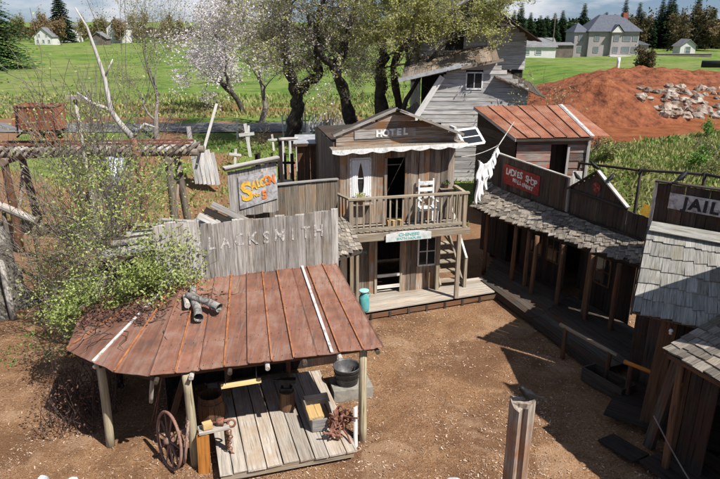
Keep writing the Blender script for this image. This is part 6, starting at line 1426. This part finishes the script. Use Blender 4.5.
tag(b.build('brush_leaves', L_dry, None), 'withered leaves on the dead brush beside the left roof post', 'dead leaves', kind='stuff')

# conifers
def fir_mesh(seed, H_, W_, mat, tiers=22, per=13, size=1.0, dense=1):
    rr = random.Random(seed); b = MB()
    for t_ in range(tiers):
        f = t_ / tiers; z = H_ * (.06 + .93 * f); R_ = W_ * .5 * (1 - f) ** .85 * (.85 + .3 * rr.random()) + .08
        for k in range(max(4, int(per * (1 - f * .55)))):
            a = rr.random() * 6.283; r_ = R_ * (.75 + .4 * rr.random()); d = V((math.cos(a), math.sin(a), 0)); s = V((-d.y, d.x, 0)); nseg = 3 + int(r_ * 1.2 * dense)
            for q in range(nseg):
                g = (q + .6) / nseg; c = V((0, 0, z)) + d * r_ * g + V((0, 0, -r_ * .38 * g * g + .10 * r_ * g))
                w = (H_ / tiers) * .62 * size * (1.15 - .5 * g); L = r_ / nseg * .9
                for sd in (-1, 1):
                    k0 = len(b.v); o1 = c + s * sd * w * (.8 + .5 * rr.random()) + V((0, 0, -w * .45)) + d * L * .6
                    b.v += [tuple(c - d * L * .5), tuple(c + d * L * .9 + V((0, 0, -.04))), tuple(o1), tuple(c + s * sd * w * .5 - d * L * .2 + V((0, 0, .03 - w * .2)))]; b.f.append((k0, k0 + 1, k0 + 2, k0 + 3)); b.m.append(0)
    return b.mesh('fir_crown', mat)
def trunk_mesh(H_, r, mat):
    b = MB(); b.tube([(0, 0, -.5), (0, 0, H_ * .5), (0, 0, H_ * .97)], [r, r * .6, r * .1], 7); return b.mesh('fir_trunk', mat, True)
def place_tree(name, label, cat, x, y, s, rot, meshes, group, z=None, sz=1.0):
    t = bpy.data.objects.new(name, None); put(t, None, Matrix.Translation((x, y, hgt(x, y) if z is None else z)) @ Matrix.Rotation(rot, 4, 'Z') @ Matrix.Diagonal((s, s, s * sz, 1))); tag(t, label, cat, group)
    for nm, me in meshes: put(bpy.data.objects.new(nm, me), t, Wm[t.name])
    return t
bigfir = [('crown', fir_mesh(3, 17.5, 12.5, L_fir2, 46, 30, 1.5, 1.6)), ('trunk', trunk_mesh(17, .35, M_bark))]
place_tree('spruce', 'big dense dark green spruce at the upper left edge beside the field', 'tree', -58.5, 100, 1.22, 0, bigfir, None)
firs = [[('crown', fir_mesh(20 + i, 13.0, 6.4 + .8 * i, L_fir, 30, 20, 3.0)), ('trunk', trunk_mesh(12.5, .22, M_bark))] for i in range(3)]
rr = random.Random(77); gF = 'dark firs in the wood behind the mansion'
for i in range(80):
    x = 34 + 150 * (i + rr.random()) / 80; y = 205 + 30 * rr.random(); s = .62 + .42 * rr.random() + (.15 if x > 95 else 0)
    place_tree('fir_tree', 'dark fir in the wood along the skyline behind the mansion', 'tree', x, y, s, rr.random() * 6, firs[i % 3], gF, sz=.9 + .3 * rr.random())
place_tree('fir_tree', 'tall slender fir rising left of the mansion, highest above the roofs', 'tree', 44.5, 182, .95, 1, firs[0], gF, sz=1.1)
place_tree('fir_tree', 'lone dark pointed fir among the pale poplars behind the left farmhouse', 'tree', -112, 246, 1.55, 2, firs[0], None, sz=1.05)
def broad_mesh(seed, H_, W_, mat, n, size, trunk=.25, up_=.3):
    segs, tips = grow(seed, H_, trunk, levels=4, ang=.5 * W_ / H_ * 1.6, wander=.2, upb=up_, kids=(4, 5), first=.15, shrink=.62); rr_ = random.Random(seed); b = MB(); l = MB()
    for pts, rs, lv in segs: b.tube(pts, rs, 5 if lv < 2 else 3, cap=False)
    for pts, lv in tips: leafquads(l, pts, n, size, size * 1.4, rr_)
    return [('trunk', b.mesh('broad_trunk', M_barkg, True)), ('crown', l.mesh('broad_crown', mat))]
poplar = broad_mesh(5, 17, 3.0, L_oak, 9, .42, .25, .55); poplar2 = broad_mesh(6, 15, 5, L_oak, 9, .42, .22, .35)
willow = broad_mesh(7, 12, 8, L_rusty, 14, .45, .25, .2); brown = broad_mesh(8, 13, 8, L_brownb, 12, .5, .25, .25)
gP = 'pale poplars behind the left farmhouses'
for i in range(20):
    x = -142 + 75 * (i + rr.random()) / 20; place_tree('poplar', 'pale slender poplar just leafing behind the white farmhouses', 'tree', x, 243 + 12 * rr.random(), .50 + .35 * rr.random(), rr.random() * 6, poplar if i % 2 else poplar2, gP)
gB = 'brown leafless trees along the far hedge'
for i in range(26):
    x = -75 + 120 * (i + rr.random()) / 26; place_tree('hedge_tree', 'low brownish tree in the hedge line far beyond the field', 'tree', x, 232 + 16 * rr.random(), .42 + .2 * rr.random(), rr.random() * 6, brown if i % 3 else poplar2, gB)
for i, (x, y, s, me, lab) in enumerate([(-104, 226, .85, willow, 'orange leafed round tree between farmhouse and brown barn'), (-113, 232, .9, willow, 'orange brown tree directly behind the left white farmhouse'), (-88, 238, .8, willow, 'orange tinged tree behind the small dark barn'),
                                     (84, 196, 1.0, brown, 'brown olive broad tree right of the mansion chimney'), (91, 192, 1.05, brown, 'broad brown tree standing in front of the firs right of mansion'), (100, 198, 1.2, brown, 'tall bare brown tree rising over the firs at right'), (106, 190, .8, willow, 'orange brown shrub tree left of the far pavilion'), (77, 190, .75, willow, 'orange tree close behind the mansion right wing')]):
    place_tree('broad_tree', lab, 'tree', x, y, s, i, me, 'broad trees around the far houses')
# distant wood that reads as one mass
b = MB(); rr = random.Random(9)
for _ in range(16000):
    x = -230 + 262 * rr.random(); y = 262 + 30 * rr.random(); h = 1.0 + (4.2 + 2 * noise.noise(V((x * .05, 1, 0))) + (3 if x > 40 else 0)) * rr.random() ** .8; p = V((x, y, hgt(x, y) + h)); leafquads(b, [p, p], 1, .8, .3, rr)
dw = b.build('distant_wood', L_brownb, None); tag(dw, 'distant brown wood closing the horizon behind the fields', 'wood', kind='stuff')
b = MB()
for _ in range(16000):
    x = 32 + 190 * rr.random(); y = 238 + 20 * rr.random(); h = 1.0 + (8 + 2 * noise.noise(V((x * .08, 1, 0)))) * rr.random(); p = V((x, y, hgt(x, y) + h)); leafquads(b, [p, p], 1, .9, .3, rr)
dw = b.build('fir_wood', L_fir, None); tag(dw, 'dark mass of fir wood filling the skyline at right', 'wood', kind='stuff')
# bank shrubs
bsh = broad_mesh(12, 1.3, 1.5, L_weed, 8, .06, .02, .2); bsh2 = broad_mesh(13, 1.3, 1.5, L_brownb, 3, .05, .015, .2); bsh3 = broad_mesh(14, 1.2, 1.6, L_grass, 8, .055, .015, .2)
for i in range(60):
    x = 9 + 20 * rr.random(); y = 16 + 24 * rr.random(); u = 0.9 * (x - 4.6) + 0.43 * (y - 21.4)
    if u < 6 or y > 33 + (x - 14) * .55 or (x < 10.5 and y > 22): continue
    k = i % 3; place_tree('bank_shrub', ['leafy green bramble on the grassy bank behind the row', 'brown leafless bramble on the grassy bank behind the row', 'straw coloured low bush on the grassy bank behind the row'][k], 'shrub', x, y, .7 + .7 * rr.random(), rr.random() * 6, (bsh, bsh2, bsh3)[k], 'low bushes on the grassy bank')
db = broad_mesh(15, 3.0, 4.0, L_brownb, 22, .16, .08, .1)
place_tree('dark_bush', 'round dark brown bush beyond the red soil mound', 'shrub', 34.6, 78, 1.0, 0, db, None)
for i, (x, y) in enumerate([(-9.3, 33), (-5.4, 33.5), (-1.9, 39.0), (1.2, 36.5), (-13.6, 30)]):
    place_tree('brush', ['dark brush at the far side of the leaning grey planks', 'brown brush behind the leaning cross', 'reddish brush between the two gnarled trunks', 'dark brown brush at the foot of the thick trunk near barn', 'low brush behind the trestle left of the limestone block'][i], 'shrub', x, y, 1.1 + .3 * (i % 2), i, bsh2 if i % 2 else db and bsh3, 'brush under the fruit trees')
# ------------------------------------------------------------------ far buildings
ms = thing('mansion', 'large pale two storey mansion with grey hipped roof and red chimney', 'house', (62, 160, .5))
def MM(x, z, y=160): return V((x, y, z))
slab('main_wall', ms, [MM(56.2, .3), MM(68.5, .3), MM(68.5, 6.6), MM(56.2, 6.6)], (0, 9, 0), M_mansion)
slab('left_wing', ms, [MM(53.0, .3, 161), MM(56.2, .3, 161), MM(56.2, 6.4, 161), MM(53.0, 6.4, 161)], (0, 7, 0), M_mansion)
slab('right_wing', ms, [MM(68.5, .3, 161), MM(71.6, .3, 161), MM(71.6, 3.4, 161), MM(68.5, 3.4, 161)], (0, 6, 0), M_mansion)
b = MB(); b.add([(55.6, 159.4, 6.5), (69.1, 159.4, 6.5), (69.1, 169.6, 6.5), (55.6, 169.6, 6.5), (59.8, 163.8, 10.4), (64.9, 163.8, 10.4), (64.9, 165.2, 10.4), (59.8, 165.2, 10.4)], [(0, 1, 5, 4), (1, 2, 6, 5), (2, 3, 7, 6), (3, 0, 4, 7), (4, 5, 6, 7), (3, 2, 1, 0)]); rf = b.build('roof', M_mroof, ms)
slab('chimney', rf, [MM(65.2, 7.5, 163), MM(66.4, 7.5, 163), MM(66.4, 10.9, 163), MM(65.2, 10.9, 163)], (0, 1, 0), M_brick)
b = MB(); b.add([(52.6, 160.6, 6.3), (56.6, 160.6, 6.3), (56.6, 168.4, 6.3), (52.6, 168.4, 6.3), (54.6, 164.5, 8.6)], [(0, 1, 4), (1, 2, 4), (2, 3, 4), (3, 0, 4), (3, 2, 1, 0)]); b.build('wing_roof', M_mroof, ms)
b = MB(); b.add([(68.4, 160.6, 3.3), (72.0, 160.6, 3.3), (72.0, 167.4, 3.3), (68.4, 167.4, 3.3), (68.4, 161, 4.6), (68.4, 167, 4.6)], [(0, 1, 4), (1, 2, 5, 4), (2, 3, 5), (3, 2, 1, 0), (0, 4, 5, 3)]); b.build('wing_roof', M_mroof, ms)
b = MB(); b.prism([(61.2, 158.6, 6.3), (64.0, 158.6, 6.3), (62.6, 158.6, 7.9)], (0, 3.5, 0)); b.build('gable_dormer', M_farhouse, ms)
b = MB(); b.add([(60.9, 158.4, 6.25), (62.6, 158.4, 8.15), (64.3, 158.4, 6.25), (60.9, 162.5, 6.25), (62.6, 162.5, 8.15), (64.3, 162.5, 6.25)], [(0, 1, 4, 3), (1, 2, 5, 4)]); b.build('dormer_roof', M_mroof, ms)
slab('bay_wall', ms, [MM(61.4, .3, 159), MM(63.8, .3, 159), MM(63.8, 6.3, 159), MM(61.4, 6.3, 159)], (0, 1, 0), M_mansion)
for x, y in ((54.6, 161), (58.2, 160), (62.6, 159), (65.5, 160), (67.6, 160)):
    for z in (1.6, 4.3):
        w = 1.2 if x != 65.5 else 1.9; window(ms, lambda a, b_, zz: V((a, y + b_, zz)), x - w / 2, x + w / 2, z, z + 1.35, -.08, 2, 1, M_mansion, .10, M_glassf, V((0, -1, 0)))
slab('porch_slab', ms, [MM(61, .55, 157.5), MM(70.8, .35, 157.5), MM(70.8, .75, 157.5), MM(61, .95, 157.5)], (0, 2, 0), M_farhouse)
def house(name, label, cat, x, y, w, d, h, rh, wm, rm, wins=(), ridge='x', grp=None):
    z = hgt(x, y) - .2; t = thing(name, label, cat, (x, y, z), grp)
    slab('wall', t, [V((x - w / 2, y, z)), V((x + w / 2, y, z)), V((x + w / 2, y, z + h))] + ([V((x, y, z + h + rh * .96))] if ridge == 'y' else []) + [V((x - w / 2, y, z + h))], (0, d, 0), wm)
    b = MB()
    if ridge == 'y': b.prism([(x - w / 2 - .4, y - .4, z + h - .3), (x, y - .4, z + h + rh), (x + w / 2 + .4, y - .4, z + h - .3), (x, y - .4, z + h + rh - .25)], (0, d + .8, 0))
    else: b.prism([(x - w / 2 - .4, y - .4, z + h - .1), (x - w / 2 - .4, y + d / 2, z + h + rh), (x - w / 2 - .4, y + d + .4, z + h - .1)], (w + .8, 0, 0))
    b.build('roof', rm, t)
    for (a, zz, ww, hh) in wins: window(t, lambda p, q, r_: V((x + p, y + q, z + r_)), a - ww / 2, a + ww / 2, zz, zz + hh, -.06, 1, 2, wm, .12, M_glassf, V((0, -1, 0)))
    return t
house('farmhouse', 'white gabled farmhouse at the far edge of the field near the big spruce', 'house', -107, 220, 6.0, 5.5, 3.0, 2.8, M_farhouse, M_farroof, [(-1.2, 2.7, .7, .9), (1.2, 2.7, .7, .9), (-1.9, .7, .8, 1.1), (0, .7, .8, 1.1), (1.9, .7, .8, 1.1)], 'y')
house('farmhouse', 'small white house with porch far behind the dark barn', 'house', -89.5, 240, 7, 7, 5.6, 3.2, M_farhouse, M_farroof, [(-1.2, 5.3, 1.2, 1.6), (1.3, 2.5, 1.0, 1.5)], 'y')
house('farmhouse', 'low white cottage between the farmhouse and the dark pointed fir', 'house', -117, 262, 7, 5, 6.0, 1.4, M_farhouse, M_farroof, [], 'x')
house('field_barn', 'small dark brown barn beside the white house across the field', 'barn', -88.5, 220, 5.6, 4, 2.6, 2.0, M_farbarn, M_farroof, [(-1.2, .2, 1.5, 1.9)], 'y')
house('garage', 'long white garage with pale roof between old barn and mansion', 'house', 40.5, 148, 8.5, 7, 2.6, 1.9, M_farhouse, M_farroof, [(-2.4, .9, 1.4, 1.0), (0.3, .9, 1.4, 1.0)], 'x')
house('carport', 'dark open carport with flat roof against the mansion left side', 'house', 49.2, 158, 5.5, 6, 3.2, .5, M_farbarn, M_farroof, [], 'x')
house('pavilion', 'small white garden pavilion before the dark wood at far right', 'pavilion', 86, 170, 4.0, 4, 2.6, 1.6, M_farhouse, M_farroof, [(0, .5, 1.4, 1.8)], 'y')
gw = thing('garden_wall', 'low dark garden wall running right from the mansion', 'wall', (80, 158, .5))
slab('wall_body', gw, [V((72, 158, .2)), V((86, 158, .2)), V((86, 158, 1.3)), V((72, 158, 1.3))], (0, .4, 0), M_farbarn); slab('wall_cap', gw, [V((72, 157.9, 1.3)), V((86, 157.9, 1.3)), V((86, 157.9, 1.42)), V((72, 157.9, 1.42))], (0, .6, 0), M_concrete)
for (x, y, h, lab) in ((44.5, 150, 9.5, 'utility pole standing right of the white garage'), (-60, 190, 9, 'thin utility pole on the far left field')):
    t = thing('utility_pole', lab, 'utility pole', (x, y, hgt(x, y)), 'utility poles'); pole('mast', t, (x, y, hgt(x, y) - .3), (x, y, hgt(x, y) + h), .14, .10, W_log); beam('cross_arm', t, (x - 1, y, hgt(x, y) + h - .8), (x + 1, y, hgt(x, y) + h - .8), .14, .12, W_log, up)
wp = thing('survey_post', 'short white post on the crest of the red soil mound', 'post', (19.5, 50, 3)); pole('post', wp, (24.5, 61, 3.0), (24.5, 61, 5.1), .16, .16, M_wpaint)
cv = thing('drain_pipe', 'dark pipe section lying on the grass behind the boulders', 'pipe', (47, 80, 2.2)); b = MB(); b.tube([(43.0, 81, hgt(43, 81) + .35), (49.5, 78, hgt(49, 78) + .35)], .5, 14); b.build('pipe_body', M_blacki, cv, True)
from mathutils.bvhtree import BVHTree
BV = []
for o in (go, m1, m2):
    mo = Wm[o.name]; BV.append(BVHTree.FromPolygons([mo @ v.co for v in o.data.vertices], [tuple(p.vertices) for p in o.data.polygons]))
rr = random.Random(31); gR = 'pale boulders in the red soil'; LB = ['pale boulder in the upper rows of the red soil slope at right', 'large pale boulder low on the red soil slope at right', 'grey brown boulder in the red soil slope at right']
PL = []
for i in range(140):
    px = 640 + 82 * rr.random(); py = 86 + 32 * rr.random()
    if px < 660 and py > 100: continue
    if any(abs(px - a_) + 1.3 * abs(py - b_) < 6.5 for a_, b_ in PL): continue
    PL.append((px, py))
    v = 239.5 - py; dzz = v * .94506 - 202.67; dyy = 585.9 + v * .32690; k = (2.55 - 8) / dzz; x, y = (px - 360) * k, dyy * k
    hit = None
    for bv in BV:
        h_ = bv.ray_cast(V((0, 0, 8)), V(((px - 360), dyy, dzz)).normalized())
        if h_[0] is not None and (hit is None or h_[3] < hit[3]): hit = h_
    x, y, zr = hit[0]
    rock('boulder', LB[2 if i % 3 == 0 else (0 if py < 100 else 1)], (x, y, zr + .02), .26 + .30 * rr.random(), M_rock, i + 40, gR)
